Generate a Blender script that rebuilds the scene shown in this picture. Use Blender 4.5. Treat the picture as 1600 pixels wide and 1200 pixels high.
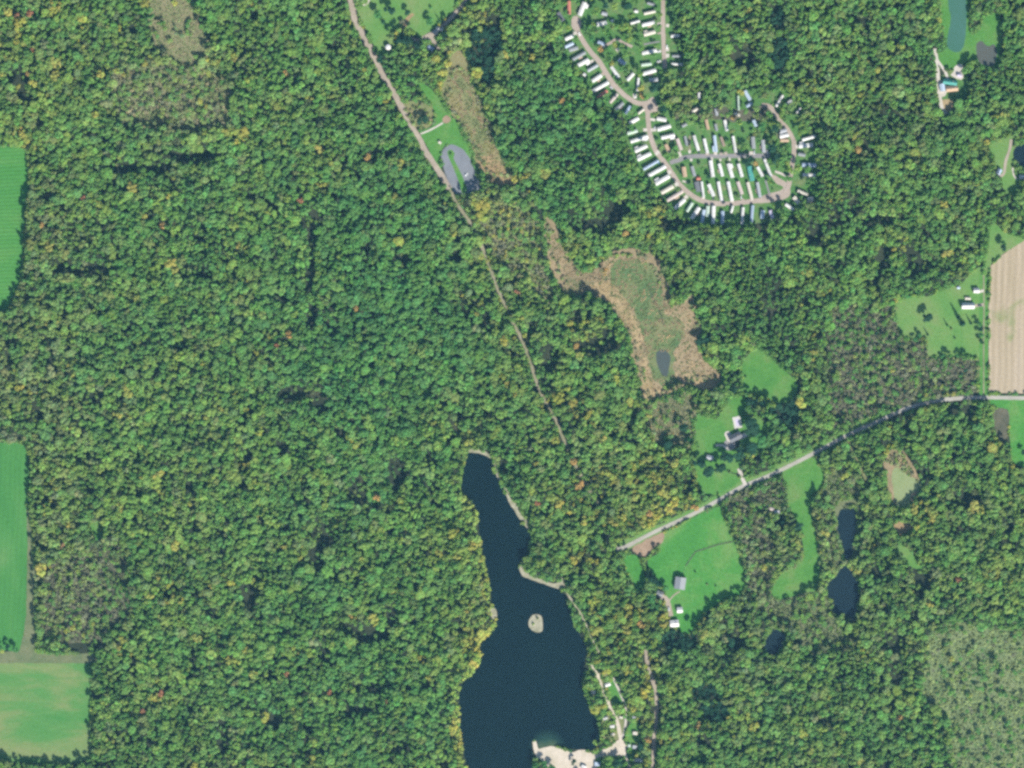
import bpy, bmesh, math, random
import numpy as np
from mathutils import Vector, Matrix, noise
from mathutils.geometry import tessellate_polygon

random.seed(7)
rng = np.random.default_rng(11)
S = bpy.context.scene
COL = S.collection
for o in list(bpy.data.objects):
    bpy.data.objects.remove(o)

# ------------------------------------------------------------------ camera, sky, sun, exposure
M = 0.75                                     # metres on the ground per map unit (map: x east, y south, 1600 x 1200)
CAM_H = 4500.0
cam_d = bpy.data.cameras.new("camera")
cam = bpy.data.objects.new("camera", cam_d)
COL.objects.link(cam)
cam.location = (0, 0, CAM_H)
cam.rotation_euler = (0, 0, 0)
cam_d.sensor_width = 36.0
cam_d.lens = 36.0 * CAM_H / (1600 * M)
cam_d.clip_start = 10.0
cam_d.clip_end = 20000.0
S.camera = cam

SUN_EL, SUN_AZ = math.radians(40), math.radians(151)   # azimuth clockwise from north
world = bpy.data.worlds.new("World")
S.world = world
world.use_nodes = True
wn = world.node_tree
sky = wn.nodes.new("ShaderNodeTexSky")
sky.sky_type = 'NISHITA'
sky.sun_disc = False
sky.sun_elevation = SUN_EL
sky.sun_rotation = SUN_AZ
wn.links.new(sky.outputs[0], wn.nodes["Background"].inputs[0])
wn.nodes["Background"].inputs[1].default_value = 0.095
sun_d = bpy.data.lights.new("sun", 'SUN')
sun_d.energy = 5.0
sun_d.angle = math.radians(0.5)
sun_d.color = (1.0, 0.95, 0.86)
sun = bpy.data.objects.new("sun", sun_d)
COL.objects.link(sun)
to_sun = Vector((math.sin(SUN_AZ) * math.cos(SUN_EL), math.cos(SUN_AZ) * math.cos(SUN_EL), math.sin(SUN_EL)))
sun.rotation_euler = to_sun.to_track_quat('Z', 'Y').to_euler()
sun.location = (0, 0, 300)

S.view_settings.view_transform = 'Standard'
S.view_settings.look = 'None'
S.view_settings.exposure = 0.90
S.view_settings.gamma = 1.0
S.view_settings.use_curve_mapping = False
S.render.engine = 'CYCLES'
S.cycles.max_bounces = 5
S.cycles.diffuse_bounces = 3
S.cycles.glossy_bounces = 2
S.cycles.transmission_bounces = 2
S.cycles.transparent_max_bounces = 4
S.cycles.volume_bounces = 1
S.cycles.filter_width = 2.9
S.cycles.use_denoising = False

HAZE_DENSITY, HAZE_COLOR = 1.1e-5, (0.27, 0.64, 0.95)


# ------------------------------------------------------------------ helpers
def P(px, py, z=0.0):
    return Vector(((px - 800) * M, (600 - py) * M, z))


def tag(o, label=None, cat=None, group=None, kind=None):
    if label: o['label'] = label
    if cat: o['category'] = cat
    if group: o['group'] = group
    if kind: o['kind'] = kind
    return o


def empty(name, loc=(0, 0, 0), rz=0.0):
    o = bpy.data.objects.new(name, None)
    o.empty_display_size = 0.5
    COL.objects.link(o)
    o.location = loc
    o.rotation_euler = (0, 0, rz)
    return o


def link_mesh(name, me, parent=None):
    o = bpy.data.objects.new(name, me)
    COL.objects.link(o)
    if parent is not None:
        o.parent = parent
    return o


def mesh_of(name, verts, faces, mat, smooth=False):
    me = bpy.data.meshes.new(name)
    me.from_pydata([tuple(v) for v in verts], [], faces)
    if mat: me.materials.append(mat)
    if smooth:
        me.polygons.foreach_set('use_smooth', [True] * len(me.polygons))
    me.update()
    return me


def box_data(x0, x1, y0, y1, z0, z1, base=0):
    v = [(x0, y0, z0), (x1, y0, z0), (x1, y1, z0), (x0, y1, z0), (x0, y0, z1), (x1, y0, z1), (x1, y1, z1), (x0, y1, z1)]
    f = [(0, 3, 2, 1), (4, 5, 6, 7), (0, 1, 5, 4), (1, 2, 6, 5), (2, 3, 7, 6), (3, 0, 4, 7)]
    return v, [tuple(i + base for i in q) for q in f]


def box(name, b, mat, parent):
    v, f = box_data(*b)
    return link_mesh(name, mesh_of(name, v, f, mat), parent)


def copy_tree(o, parent=None):
    c = o.copy()
    COL.objects.link(c)
    c.parent = parent
    for ch in CHILDREN.get(o.name, ()) or [x for x in o.children]:
        copy_tree(ch, c)
    return c


CHILDREN = {}


def ordinal(n):
    w = ["zeroth", "first", "second", "third", "fourth", "fifth", "sixth", "seventh", "eighth", "ninth", "tenth", "eleventh", "twelfth",
         "thirteenth", "fourteenth", "fifteenth", "sixteenth", "seventeenth", "eighteenth", "nineteenth"]
    tens = {2: ("twentieth", "twenty"), 3: ("thirtieth", "thirty"), 4: ("fortieth", "forty"), 5: ("fiftieth", "fifty"), 6: ("sixtieth", "sixty"), 7: ("seventieth", "seventy")}
    if n < 20: return w[n]
    a, b = divmod(n, 10)
    return tens[a][0] if b == 0 else tens[a][1] + "-" + w[b]


# ------------------------------------------------------------------ materials
def new_mat(name, rough=0.9, spec=0.2):
    m = bpy.data.materials.new(name)
    m.use_nodes = True
    b = m.node_tree.nodes["Principled BSDF"]
    b.inputs["Roughness"].default_value = rough
    b.inputs["Specular IOR Level"].default_value = spec
    return m, m.node_tree, b


def ramp(nt, fac, stops):
    r = nt.nodes.new("ShaderNodeValToRGB")
    e = r.color_ramp.elements
    while len(e) < len(stops): e.new(0.5)
    for i, (p, c) in enumerate(stops):
        e[i].position = p
        e[i].color = (*c, 1)
    nt.links.new(fac, r.inputs[0])
    return r.outputs[0]


def pos_node(nt, scale=(1, 1, 1), rz=0.0):
    g = nt.nodes.new("ShaderNodeNewGeometry")
    mp = nt.nodes.new("ShaderNodeMapping")
    mp.inputs["Scale"].default_value = scale
    mp.inputs["Rotation"].default_value = (0, 0, rz)
    nt.links.new(g.outputs["Position"], mp.inputs[0])
    return mp.outputs[0]


def noise_node(nt, vec, scale, detail=4, rough=0.6, dist=0.0):
    n = nt.nodes.new("ShaderNodeTexNoise")
    n.inputs["Scale"].default_value = scale
    n.inputs["Detail"].default_value = detail
    n.inputs["Roughness"].default_value = rough
    n.inputs["Distortion"].default_value = dist
    nt.links.new(vec, n.inputs["Vector"])
    return n.outputs[0]


def mix(nt, fac, a, b, mode='MIX'):
    m = nt.nodes.new("ShaderNodeMix")
    m.data_type = 'RGBA'
    m.blend_type = mode
    if isinstance(fac, (int, float)): m.inputs[0].default_value = fac
    else: nt.links.new(fac, m.inputs[0])
    for k, v in ((6, a), (7, b)):
        if isinstance(v, tuple): m.inputs[k].default_value = (*v, 1)
        else: nt.links.new(v, m.inputs[k])
    return m.outputs[2]


def ground_mat(name, stops, big=0.02, fine=0.35, fine_amt=0.35, rows=None, stretch=(1, 1, 1), rz=0.0, patch=None, rough=0.95):
    """patchy ground: large patches from stops, fine mottling, optional rows (wavelength m, angle, darkness)"""
    m, nt, b = new_mat(name, rough, 0.1)
    v = pos_node(nt, stretch, rz)
    v0 = pos_node(nt)
    c = ramp(nt, noise_node(nt, v, big, 5, 0.62, 0.4), stops)
    if patch:
        f = ramp(nt, noise_node(nt, v0, patch[0], 3, 0.6, 0.6), [(patch[1], (0, 0, 0)), (patch[1] + 0.08, (1, 1, 1))])
        c = mix(nt, f, c, patch[2])
    fn = ramp(nt, noise_node(nt, v0, fine, 3, 0.7), [(0.3, (1 - fine_amt,) * 3), (0.7, (1 + fine_amt * 0.6,) * 3)])
    c = mix(nt, 1.0, c, fn, 'MULTIPLY')
    if rows:
        wl, ang, amt = rows
        w = nt.nodes.new("ShaderNodeTexWave")
        w.inputs["Scale"].default_value = 2 * math.pi / (20 * wl) * 1.0
        w.inputs["Distortion"].default_value = 2.6
        w.inputs["Detail"].default_value = 3
        w.inputs["Detail Scale"].default_value = 0.4
        nt.links.new(pos_node(nt, (1, 1, 1), ang), w.inputs[0])
        c = mix(nt, 1.0, c, ramp(nt, w.outputs[1], [(0.0, (1 - amt,) * 3), (1.0, (1 + amt * 0.4,) * 3)]), 'MULTIPLY')
    nt.links.new(c, b.inputs["Base Color"])
    return m


def flat_mat(name, color, rough=0.7, spec=0.3, var=0.12, scale=0.9):
    m, nt, b = new_mat(name, rough, spec)
    v = pos_node(nt)
    c = ramp(nt, noise_node(nt, v, scale, 4, 0.7), [(0.3, tuple(x * (1 - var) for x in color)), (0.7, tuple(min(1, x * (1 + var * 0.6)) for x in color))])
    nt.links.new(c, b.inputs["Base Color"])
    return m


def water_mat(name, deep, alt, rough=0.12, scale=0.02, shallow=None):
    m, nt, b = new_mat(name, rough, 0.3)
    v = pos_node(nt)
    c = ramp(nt, noise_node(nt, v, scale, 4, 0.6), [(0.3, deep), (0.7, alt)])
    if shallow:
        for (x, y, r, col) in shallow:
            p = P(x, y)
            d = nt.nodes.new("ShaderNodeVectorMath"); d.operation = 'DISTANCE'
            g = nt.nodes.new("ShaderNodeNewGeometry")
            nt.links.new(g.outputs["Position"], d.inputs[0])
            d.inputs[1].default_value = (p.x, p.y, 0)
            mr = nt.nodes.new("ShaderNodeMapRange")
            mr.inputs[1].default_value = r * M
            mr.inputs[2].default_value = r * M * 0.25
            nt.links.new(d.outputs["Value"], mr.inputs[0])
            c = mix(nt, mr.outputs[0], c, col)
    nt.links.new(c, b.inputs["Base Color"])
    bp = nt.nodes.new("ShaderNodeBump")
    bp.inputs["Strength"].default_value = 0.08
    bp.inputs["Distance"].default_value = 0.3
    nt.links.new(noise_node(nt, v, 0.9, 3, 0.6), bp.inputs["Height"])
    nt.links.new(bp.outputs[0], b.inputs["Normal"])
    return m


def leaf_mat(name, from_instancer):
    m = bpy.data.materials.new(name)
    m.use_nodes = True
    nt = m.node_tree
    nt.nodes.clear()
    out = nt.nodes.new("ShaderNodeOutputMaterial")
    if from_instancer:
        a = nt.nodes.new("ShaderNodeAttribute")
        a.attribute_type = 'INSTANCER'
        a.attribute_name = 'tint'
        tint = a.outputs["Color"]
    else:
        a = nt.nodes.new("ShaderNodeObjectInfo")
        tint = a.outputs["Color"]
    t = nt.nodes.new("ShaderNodeAttribute")
    t.attribute_name = 'tone'
    c = mix(nt, 1.0, tint, t.outputs["Color"], 'MULTIPLY')
    d = nt.nodes.new("ShaderNodeBsdfDiffuse")
    tr = nt.nodes.new("ShaderNodeBsdfTranslucent")
    nt.links.new(c, d.inputs[0])
    nt.links.new(mix(nt, 1.0, c, (0.62, 0.72, 0.45), 'MULTIPLY'), tr.inputs[0])
    ms = nt.nodes.new("ShaderNodeAddShader")
    nt.links.new(d.outputs[0], ms.inputs[0])
    nt.links.new(tr.outputs[0], ms.inputs[1])
    nt.links.new(ms.outputs[0], out.inputs[0])
    return m


LEAF_MASS = leaf_mat("foliage_in_the_mass", True)
LEAF_ONE = leaf_mat("foliage_of_single_trees", False)
BARK = flat_mat("bark", (0.12, 0.09, 0.065), 0.95, 0.1, 0.4, 3.0)

G = {}
G['floor'] = ground_mat("forest_floor", [(0.3, (0.020, 0.028, 0.018)), (0.55, (0.032, 0.042, 0.024)), (0.75, (0.058, 0.058, 0.034))], 0.05, 0.5, 0.4)
G['field_a'] = ground_mat("mown_field", [(0.25, (0.042, 0.166, 0.032)), (0.5, (0.058, 0.188, 0.040)), (0.75, (0.086, 0.200, 0.048))], 0.02, 0.3, 0.16, rows=(4.5, math.radians(88), 0.16), stretch=(0.4, 2.2, 1))
G['field_b'] = ground_mat("green_crop_field", [(0.25, (0.038, 0.148, 0.034)), (0.5, (0.048, 0.168, 0.038)), (0.65, (0.062, 0.184, 0.046)), (0.8, (0.088, 0.190, 0.056))], 0.018, 0.3, 0.16, rows=(6, 0.05, 0.06), stretch=(2, 0.5, 1))
G['field_c'] = ground_mat("patchy_hay_field", [(0.28, (0.046, 0.164, 0.038)), (0.46, (0.072, 0.182, 0.048)), (0.58, (0.142, 0.192, 0.070)), (0.80, (0.188, 0.200, 0.092))], 0.015, 0.3, 0.14, stretch=(0.6, 1.9, 1), rz=0.1)
G['strip'] = ground_mat("dry_grass_margin", [(0.3, (0.085, 0.120, 0.055)), (0.7, (0.150, 0.160, 0.085))], 0.06, 0.5, 0.3)
G['plough'] = ground_mat("harvested_field", [(0.25, (0.250, 0.205, 0.125)), (0.5, (0.325, 0.265, 0.185)), (0.75, (0.350, 0.290, 0.225))], 0.02, 0.4, 0.16, rows=(7.5, 0.03, 0.10), stretch=(4.5, 0.22, 1), patch=(0.018, 0.60, (0.210, 0.215, 0.105)))
G['lawn'] = ground_mat("lawn", [(0.25, (0.048, 0.156, 0.030)), (0.5, (0.068, 0.184, 0.036)), (0.68, (0.108, 0.190, 0.052)), (0.85, (0.152, 0.185, 0.076))], 0.035, 0.35, 0.25)
G['lawn_pale'] = ground_mat("dry_lawn", [(0.25, (0.064, 0.182, 0.038)), (0.5, (0.104, 0.202, 0.052)), (0.8, (0.160, 0.198, 0.078))], 0.03, 0.35, 0.2)
G['park_lawn'] = ground_mat("park_grass", [(0.25, (0.045, 0.120, 0.032)), (0.5, (0.070, 0.160, 0.042)), (0.68, (0.130, 0.165, 0.070)), (0.85, (0.210, 0.185, 0.120))], 0.06, 0.4, 0.3)
G['pasture'] = ground_mat("pasture_grass", [(0.25, (0.040, 0.164, 0.028)), (0.5, (0.055, 0.190, 0.034)), (0.62, (0.092, 0.204, 0.048)), (0.78, (0.135, 0.205, 0.066))], 0.022, 0.3, 0.24)
G['meadow'] = ground_mat("rough_meadow", [(0.25, (0.110, 0.150, 0.058)), (0.5, (0.170, 0.178, 0.078)), (0.7, (0.215, 0.180, 0.092)), (0.85, (0.26, 0.19, 0.11))], 0.025, 0.45, 0.38)
G['tan_meadow'] = ground_mat("tan_meadow", [(0.3, (0.200, 0.150, 0.075)), (0.6, (0.290, 0.205, 0.110)), (0.8, (0.330, 0.225, 0.130))], 0.05, 0.5, 0.3)
G['marsh_tan'] = ground_mat("marsh_reed_bed", [(0.25, (0.125, 0.128, 0.064)), (0.42, (0.205, 0.165, 0.095)), (0.58, (0.275, 0.210, 0.125)), (0.8, (0.155, 0.155, 0.075))], 0.03, 0.5, 0.4)
G['marsh_pale'] = ground_mat("pale_marsh_grass", [(0.3, (0.200, 0.155, 0.075)), (0.55, (0.310, 0.235, 0.130)), (0.8, (0.340, 0.255, 0.150))], 0.04, 0.5, 0.3)
G['marsh_green'] = ground_mat("green_marsh_grass", [(0.25, (0.055, 0.115, 0.046)), (0.45, (0.095, 0.145, 0.054)), (0.6, (0.150, 0.160, 0.072)), (0.78, (0.235, 0.185, 0.10))], 0.035, 0.5, 0.35)
G['brush_floor'] = ground_mat("brushland_soil", [(0.3, (0.065, 0.070, 0.045)), (0.6, (0.105, 0.100, 0.068)), (0.8, (0.135, 0.115, 0.085))], 0.05, 0.6, 0.4)
G['pale_floor'] = ground_mat("pale_marsh_floor", [(0.25, (0.080, 0.125, 0.055)), (0.5, (0.125, 0.170, 0.075)), (0.8, (0.180, 0.205, 0.105))], 0.03, 0.5, 0.3)
G['tan_floor'] = ground_mat("tan_scrub_floor", [(0.25, (0.125, 0.132, 0.066)), (0.5, (0.172, 0.168, 0.088)), (0.8, (0.208, 0.190, 0.108))], 0.04, 0.5, 0.35)
G['dirt'] = ground_mat("bare_dirt", [(0.3, (0.210, 0.150, 0.100)), (0.7, (0.300, 0.215, 0.150))], 0.08, 0.6, 0.3)
G['sand'] = ground_mat("beach_sand", [(0.3, (0.380, 0.335, 0.255)), (0.6, (0.470, 0.410, 0.335)), (0.8, (0.500, 0.430, 0.375))], 0.08, 0.6, 0.2)
G['bank'] = ground_mat("stony_bank", [(0.3, (0.160, 0.160, 0.095)), (0.6, (0.320, 0.300, 0.220)), (0.8, (0.430, 0.410, 0.330))], 0.12, 0.7, 0.3)
G['gravel'] = ground_mat("gravel_road_surface", [(0.3, (0.250, 0.210, 0.165)), (0.7, (0.330, 0.280, 0.225))], 0.06, 0.7, 0.18)
G['pale_road'] = ground_mat("pale_road_surface", [(0.3, (0.270, 0.255, 0.220)), (0.7, (0.350, 0.330, 0.290))], 0.05, 0.7, 0.2)
G['track'] = ground_mat("overgrown_track", [(0.3, (0.150, 0.155, 0.085)), (0.6, (0.240, 0.215, 0.150)), (0.8, (0.300, 0.260, 0.190))], 0.05, 0.5, 0.25)
G['park_road'] = ground_mat("park_street_surface", [(0.3, (0.270, 0.220, 0.180)), (0.7, (0.330, 0.275, 0.235))], 0.06, 0.7, 0.14)
G['asphalt'] = ground_mat("worn_asphalt", [(0.3, (0.135, 0.145, 0.160)), (0.7, (0.180, 0.190, 0.210))], 0.06, 0.7, 0.15)
G['grey_road'] = ground_mat("grey_street_surface", [(0.3, (0.165, 0.160, 0.160)), (0.7, (0.220, 0.205, 0.205))], 0.06, 0.7, 0.14)
G['concrete'] = ground_mat("pale_concrete", [(0.3, (0.370, 0.335, 0.290)), (0.7, (0.470, 0.430, 0.390))], 0.1, 0.8, 0.16)
G['ditch'] = ground_mat("ditch_water", [(0.3, (0.045, 0.055, 0.035)), (0.7, (0.070, 0.080, 0.045))], 0.1, 0.7, 0.2)
W = {}
W['lake'] = water_mat("lake_water", (0.002, 0.008, 0.010), (0.003, 0.011, 0.012), 0.14, 0.012, [(855, 1168, 30, (0.018, 0.050, 0.036)), (862, 1168, 14, (0.050, 0.075, 0.036)), (846, 1168, 12, (0.045, 0.070, 0.036))])
W['dark'] = water_mat("dark_pond_water", (0.006, 0.014, 0.020), (0.008, 0.017, 0.022))
W['teal'] = water_mat("teal_pond_water", (0.035, 0.105, 0.065), (0.050, 0.120, 0.095), 0.2)
W['brown'] = water_mat("muddy_pond_water", (0.060, 0.072, 0.062), (0.085, 0.080, 0.068), 0.25)
W['grey'] = water_mat("grey_pool_water", (0.045, 0.062, 0.055), (0.060, 0.070, 0.065), 0.25)
W['algae'] = ground_mat("pond_scum", [(0.25, (0.130, 0.190, 0.070)), (0.5, (0.190, 0.230, 0.105)), (0.8, (0.175, 0.225, 0.120))], 0.03, 0.3, 0.12, rough=0.5)

# ------------------------------------------------------------------ ground sheets
XO, YO, GW, GH = -120, -120, 1840, 1440       # the map raster (1 unit cells) that keeps trees off open ground
no_tree = np.zeros((GH, GW), bool)
CELL_X = XO + np.arange(GW) + 0.5
CELL_Y = YO + np.arange(GH) + 0.5


def raster(poly):
    a = np.asarray(poly, float)
    x0, x1 = max(int(a[:, 0].min() - XO) - 1, 0), min(int(a[:, 0].max() - XO) + 2, GW)
    y0, y1 = max(int(a[:, 1].min() - YO) - 1, 0), min(int(a[:, 1].max() - YO) + 2, GH)
    out = np.zeros((GH, GW), bool)
    if x1 <= x0 or y1 <= y0: return out
    X = CELL_X[None, x0:x1]
    for r in range(y0, y1):
        yy = CELL_Y[r]
        xs = []
        n = len(a)
        for i in range(n):
            (ax, ay), (bx, by) = a[i], a[(i + 1) % n]
            if (ay > yy) != (by > yy):
                xs.append(ax + (yy - ay) / (by - ay) * (bx - ax))
        if xs:
            cnt = sum((X[0] > q).astype(int) for q in xs)
            out[r, x0:x1] = cnt % 2 == 1
    return out


def spline(pts, closed, step=3.0, smooth=True):
    n = len(pts)
    out = []
    segs = n if closed else n - 1
    for i in range(segs):
        p1, p2 = Vector(pts[i]), Vector(pts[(i + 1) % n])
        p0 = Vector(pts[(i - 1) % n]) if closed or i > 0 else p1 * 2 - p2
        p3 = Vector(pts[(i + 2) % n]) if closed or i + 2 < n else p2 * 2 - p1
        k = max(1, int((p2 - p1).length / step))
        for j in range(k):
            t = j / k
            if smooth:
                q = 0.5 * ((2 * p1) + (p2 - p0) * t + (2 * p0 - 5 * p1 + 4 * p2 - p3) * t * t + (3 * p1 - p0 - 3 * p2 + p3) * t ** 3)
            else:
                q = p1.lerp(p2, t)
            out.append(q)
    if not closed: out.append(Vector(pts[-1]))
    return out


def ragged(pts, amt, closed=True):
    if amt <= 0: return pts
    n = len(pts)
    out = []
    for i, p in enumerate(pts):
        a = pts[(i - 1) % n] if closed or i else p
        b = pts[(i + 1) % n] if closed or i + 1 < n else p
        d = (b - a)
        nr = Vector((-d.y, d.x)).normalized() if d.length > 1e-6 else Vector((0, 0))
        q = noise.noise(Vector((p.x * 0.13, p.y * 0.13, 3.3))) + 0.6 * noise.noise(Vector((p.x * 0.4, p.y * 0.4, 8.1)))
        out.append(p + nr * q * amt)
    return out


zi = [0]


def next_z(level):
    zi[0] += 1
    return level * 0.12 + zi[0] * 0.0011


def sheet(name, pts, level, mat, jit=1.2, smooth=True, clear=True):
    ring = ragged(spline(pts, True, 3.0, smooth), jit)
    z = next_z(level)
    vs = [P(p.x, p.y, z) for p in ring]
    tris = tessellate_polygon([vs])
    faces = []
    for t in tris:
        a, b, c = (vs[i] for i in t)
        faces.append(tuple(t) if (b - a).cross(c - a).z > 0 else tuple(reversed(t)))
    o = link_mesh(name, mesh_of(name, vs, faces, mat))
    tag(o, kind='structure')
    if clear:
        np.logical_or(no_tree, raster([(p.x, p.y) for p in ring]), out=no_tree)
    return o


def ribbon(name, pts, width, level, mat, jit=0.5, clear=True, pad=0.0, smooth=True):
    c = spline([p[:2] for p in pts], False, 3.0, smooth)
    z = next_z(level)
    n = len(c)
    L, R = [], []
    for i, p in enumerate(c):
        d = (c[min(i + 1, n - 1)] - c[max(i - 1, 0)]).normalized()
        nr = Vector((-d.y, d.x))
        w = width / 2 * (1 + 0.25 * jit * noise.noise(Vector((p.x * 0.09, p.y * 0.09, 1.7))))
        L.append(p + nr * w + nr * 0.35 * jit * noise.noise(Vector((p.x * 0.3, p.y * 0.3, 5.0))))
        R.append(p - nr * w - nr * 0.35 * jit * noise.noise(Vector((p.x * 0.3, p.y * 0.3, 9.0))))
    vs = [P(p.x, p.y, z) for p in L] + [P(p.x, p.y, z) for p in R]
    faces = [(i, i + 1, n + i + 1, n + i) for i in range(n - 1)]
    me = mesh_of(name, vs, faces, mat)
    if me.polygons[0].normal.z < 0:
        me.flip_normals()
    o = link_mesh(name, me)
    tag(o, kind='structure')
    if clear:
        ring = [(p.x + (p.x - q.x) / width * 2 * pad * .5, p.y + (p.y - q.y) / width * 2 * pad * .5) for p, q in zip(L, R)]
        ring += list(reversed([(q.x + (q.x - p.x) / width * 2 * pad * .5, q.y + (q.y - p.y) / width * 2 * pad * .5) for p, q in zip(L, R)]))
        np.logical_or(no_tree, raster(ring), out=no_tree)
    return o


gv = [(-7000, -7000, 0), (7000, -7000, 0), (7000, 7000, 0), (-7000, 7000, 0)]
tag(link_mesh("ground", mesh_of("ground", gv, [(0, 1, 2, 3)], G['floor'])), kind='structure')

# --- fields on the west side
sheet("hay_field", [(-90, 228), (30, 229), (40, 236), (44, 262), (45, 299), (41, 315), (39, 340), (37, 380), (35, 420), (31, 442), (23, 460), (17, 478), (8, 486), (-90, 488)], 1, G['field_a'], 1.0, False)
sheet("crop_field", [(-90, 692), (28, 691), (42, 695), (45, 735), (44, 770), (44, 805), (44, 850), (43, 900), (42, 960), (38, 990), (33, 1017), (-90, 1017)], 1, G['field_b'], 0.8, False)
sheet("grass_margin", [(41, 790), (47, 805), (51, 850), (55, 900), (55, 960), (56, 1019), (30, 1019), (37, 990), (41, 960), (42, 900), (43, 850)], 2, G['strip'], 0.8, False)
sheet("grass_margin", [(-90, 1018), (56, 1018), (90, 1023), (150, 1020), (152, 1032), (138, 1036), (-90, 1036)], 2, G['strip'], 1.0, False)
sheet("pale_field", [(-90, 1035), (138, 1035), (144, 1044), (142, 1056), (142, 1100), (142, 1140), (142, 1184), (120, 1192), (90, 1194), (40, 1192), (-90, 1178)], 1, G['field_c'], 1.0, False)
sheet("clearing", [(141, 818), (158, 816), (159, 834), (151, 846), (147, 838)], 1, G['lawn'], 0.8)

# --- the lake, its island, beach and banks
LAKE_W = [(731, 706), (727, 714), (724, 735), (720, 750), (719, 762), (724, 772), (733, 781), (743, 794), (747, 815), (750, 845), (755, 870), (759, 890), (763, 903), (767, 925), (769, 943),
          (774, 952), (776, 963), (774, 976), (768, 987), (758, 995), (752, 1004), (751, 1022), (748, 1038), (738, 1052), (727, 1063), (719, 1074), (717, 1090), (718, 1115), (720, 1145), (722, 1168), (727, 1188), (731, 1215), (733, 1290)]
LAKE_E = [(745, 707), (757, 711), (766, 717), (770, 727), (774, 740), (782, 757), (790, 772), (798, 786), (806, 801), (814, 815), (822, 824), (828, 832), (829, 845), (823, 862), (813, 878), (811, 890),
          (818, 899), (830, 905), (848, 911), (862, 916), (876, 920), (884, 936), (889, 952), (896, 972), (904, 987), (912, 1002), (918, 1014), (914, 1032), (911, 1052), (911, 1076), (917, 1094), (922, 1106), (930, 1118),
          (935, 1138), (938, 1156), (931, 1171), (915, 1172), (900, 1171), (888, 1169), (876, 1167), (866, 1166), (856, 1166), (846, 1169), (840, 1170), (838, 1158), (832, 1158), (832, 1172), (834, 1190), (835, 1215), (836, 1290)]
sheet("lake", list(reversed(LAKE_W)) + LAKE_E, 0.4, W['lake'], 0.8)
sheet("stony_bank", [(729, 706), (736, 702), (752, 703), (766, 710), (767, 716), (757, 711), (745, 708)], 1, G['bank'], 0.9)
sheet("stony_bank", [(770, 725), (774, 724), (779, 738), (784, 750), (781, 754), (774, 738)], 1, G['bank'], 0.7)
sheet("stony_bank", [(784, 754), (793, 766), (800, 778), (809, 792), (818, 804), (825, 815), (829, 826), (826, 828), (819, 820), (811, 810), (802, 796), (793, 780)], 1, G['bank'], 1.0)
sheet("stony_bank", [(766, 950), (772, 949), (776, 956), (776, 966), (771, 969), (767, 962)], 1, G['bank'], 0.8)
sheet("stony_bank", [(810, 884), (815, 882), (820, 892), (832, 900), (848, 906), (864, 911), (874, 908), (878, 900), (881, 906), (881, 920), (862, 917), (848, 912), (830, 906), (816, 899)], 1, G['bank'], 1.0)
sheet("sand_beach", [(832, 1158), (838, 1158), (841, 1170), (850, 1168), (862, 1166), (874, 1168), (886, 1172), (894, 1176), (903, 1172), (916, 1172), (926, 1177), (940, 1172), (955, 1166), (966, 1156), (978, 1160), (979, 1176), (968, 1182), (952, 1182), (940, 1184), (930, 1190),
                     (933, 1215), (838, 1215), (856, 1200), (846, 1188), (838, 1182), (834, 1172)], 1, G['sand'], 0.8)
sheet("island", [(827, 968), (832, 961), (840, 960), (846, 963), (848, 975), (847, 986), (838, 988), (829, 983), (826, 976)], 1, G['bank'], 0.6)
sheet("lakeside_grass", [(930, 1042), (945, 1040), (958, 1060), (968, 1090), (975, 1115), (972, 1150), (955, 1160), (940, 1168), (932, 1168), (940, 1150), (936, 1125), (926, 1100), (920, 1080), (920, 1058)], 0.8, G['meadow'], 1.0, clear=False)
sheet("lawn", [(948, 1068), (958, 1064), (968, 1078), (976, 1098), (968, 1100), (956, 1094), (950, 1082)], 1, G['lawn'], 0.7)
sheet("lawn", [(982, 1135), (996, 1130), (1000, 1150), (996, 1158), (990, 1180), (983, 1172)], 1, G['lawn'], 0.7)

# --- marsh in the middle
sheet("marsh", [(851, 340), (862, 343), (874, 360), (878, 380), (890, 400), (900, 412), (908, 424), (925, 424), (940, 412), (952, 398), (975, 388), (1000, 390), (1022, 398), (1032, 412), (1036, 432), (1044, 446), (1048, 470), (1062, 474), (1078, 462),
                (1086, 470), (1090, 492), (1098, 514), (1090, 530), (1096, 552), (1110, 570), (1124, 578), (1128, 594), (1118, 606), (1100, 607), (1078, 598), (1064, 606), (1040, 618), (1012, 626), (1002, 610), (998, 585), (988, 560), (984, 530), (972, 505),
                (960, 486), (950, 474), (930, 466), (916, 455), (904, 463), (886, 462), (872, 445), (860, 420), (853, 380)], 0.8, G['marsh_tan'], 3.0)
sheet("marsh_grass", [(955, 412), (985, 406), (1020, 414), (1032, 440), (1036, 470), (1040, 490), (1062, 500), (1070, 520), (1056, 545), (1054, 580), (1060, 605), (1042, 615), (1022, 590), (1014, 560), (1006, 530), (992, 490), (972, 460), (955, 440)], 1, G['marsh_green'], 4.5)
sheet("marsh_reeds", [(930, 442), (950, 440), (966, 456), (984, 478), (998, 505), (1004, 530), (998, 545), (986, 520), (972, 494), (952, 472), (934, 462)], 1.2, G['marsh_pale'], 3.5)
sheet("marsh_reeds", [(1002, 562), (1010, 560), (1016, 585), (1030, 608), (1062, 603), (1040, 617), (1012, 626), (1004, 605)], 1.2, G['marsh_pale'], 1.4)
sheet("marsh_reeds", [(1068, 586), (1084, 583), (1104, 588), (1112, 600), (1106, 612), (1090, 606), (1074, 600)], 1.2, G['marsh_pale'], 1.4)
sheet("marsh_pool", [(1026, 551), (1038, 547), (1047, 556), (1046, 572), (1042, 588), (1034, 584), (1027, 570)], 1.5, W['grey'], 1.0)
ribbon("ditch", [(920, 430), (935, 436), (956, 437)], 2.0, 1.6, G['ditch'], 0.8)
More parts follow.
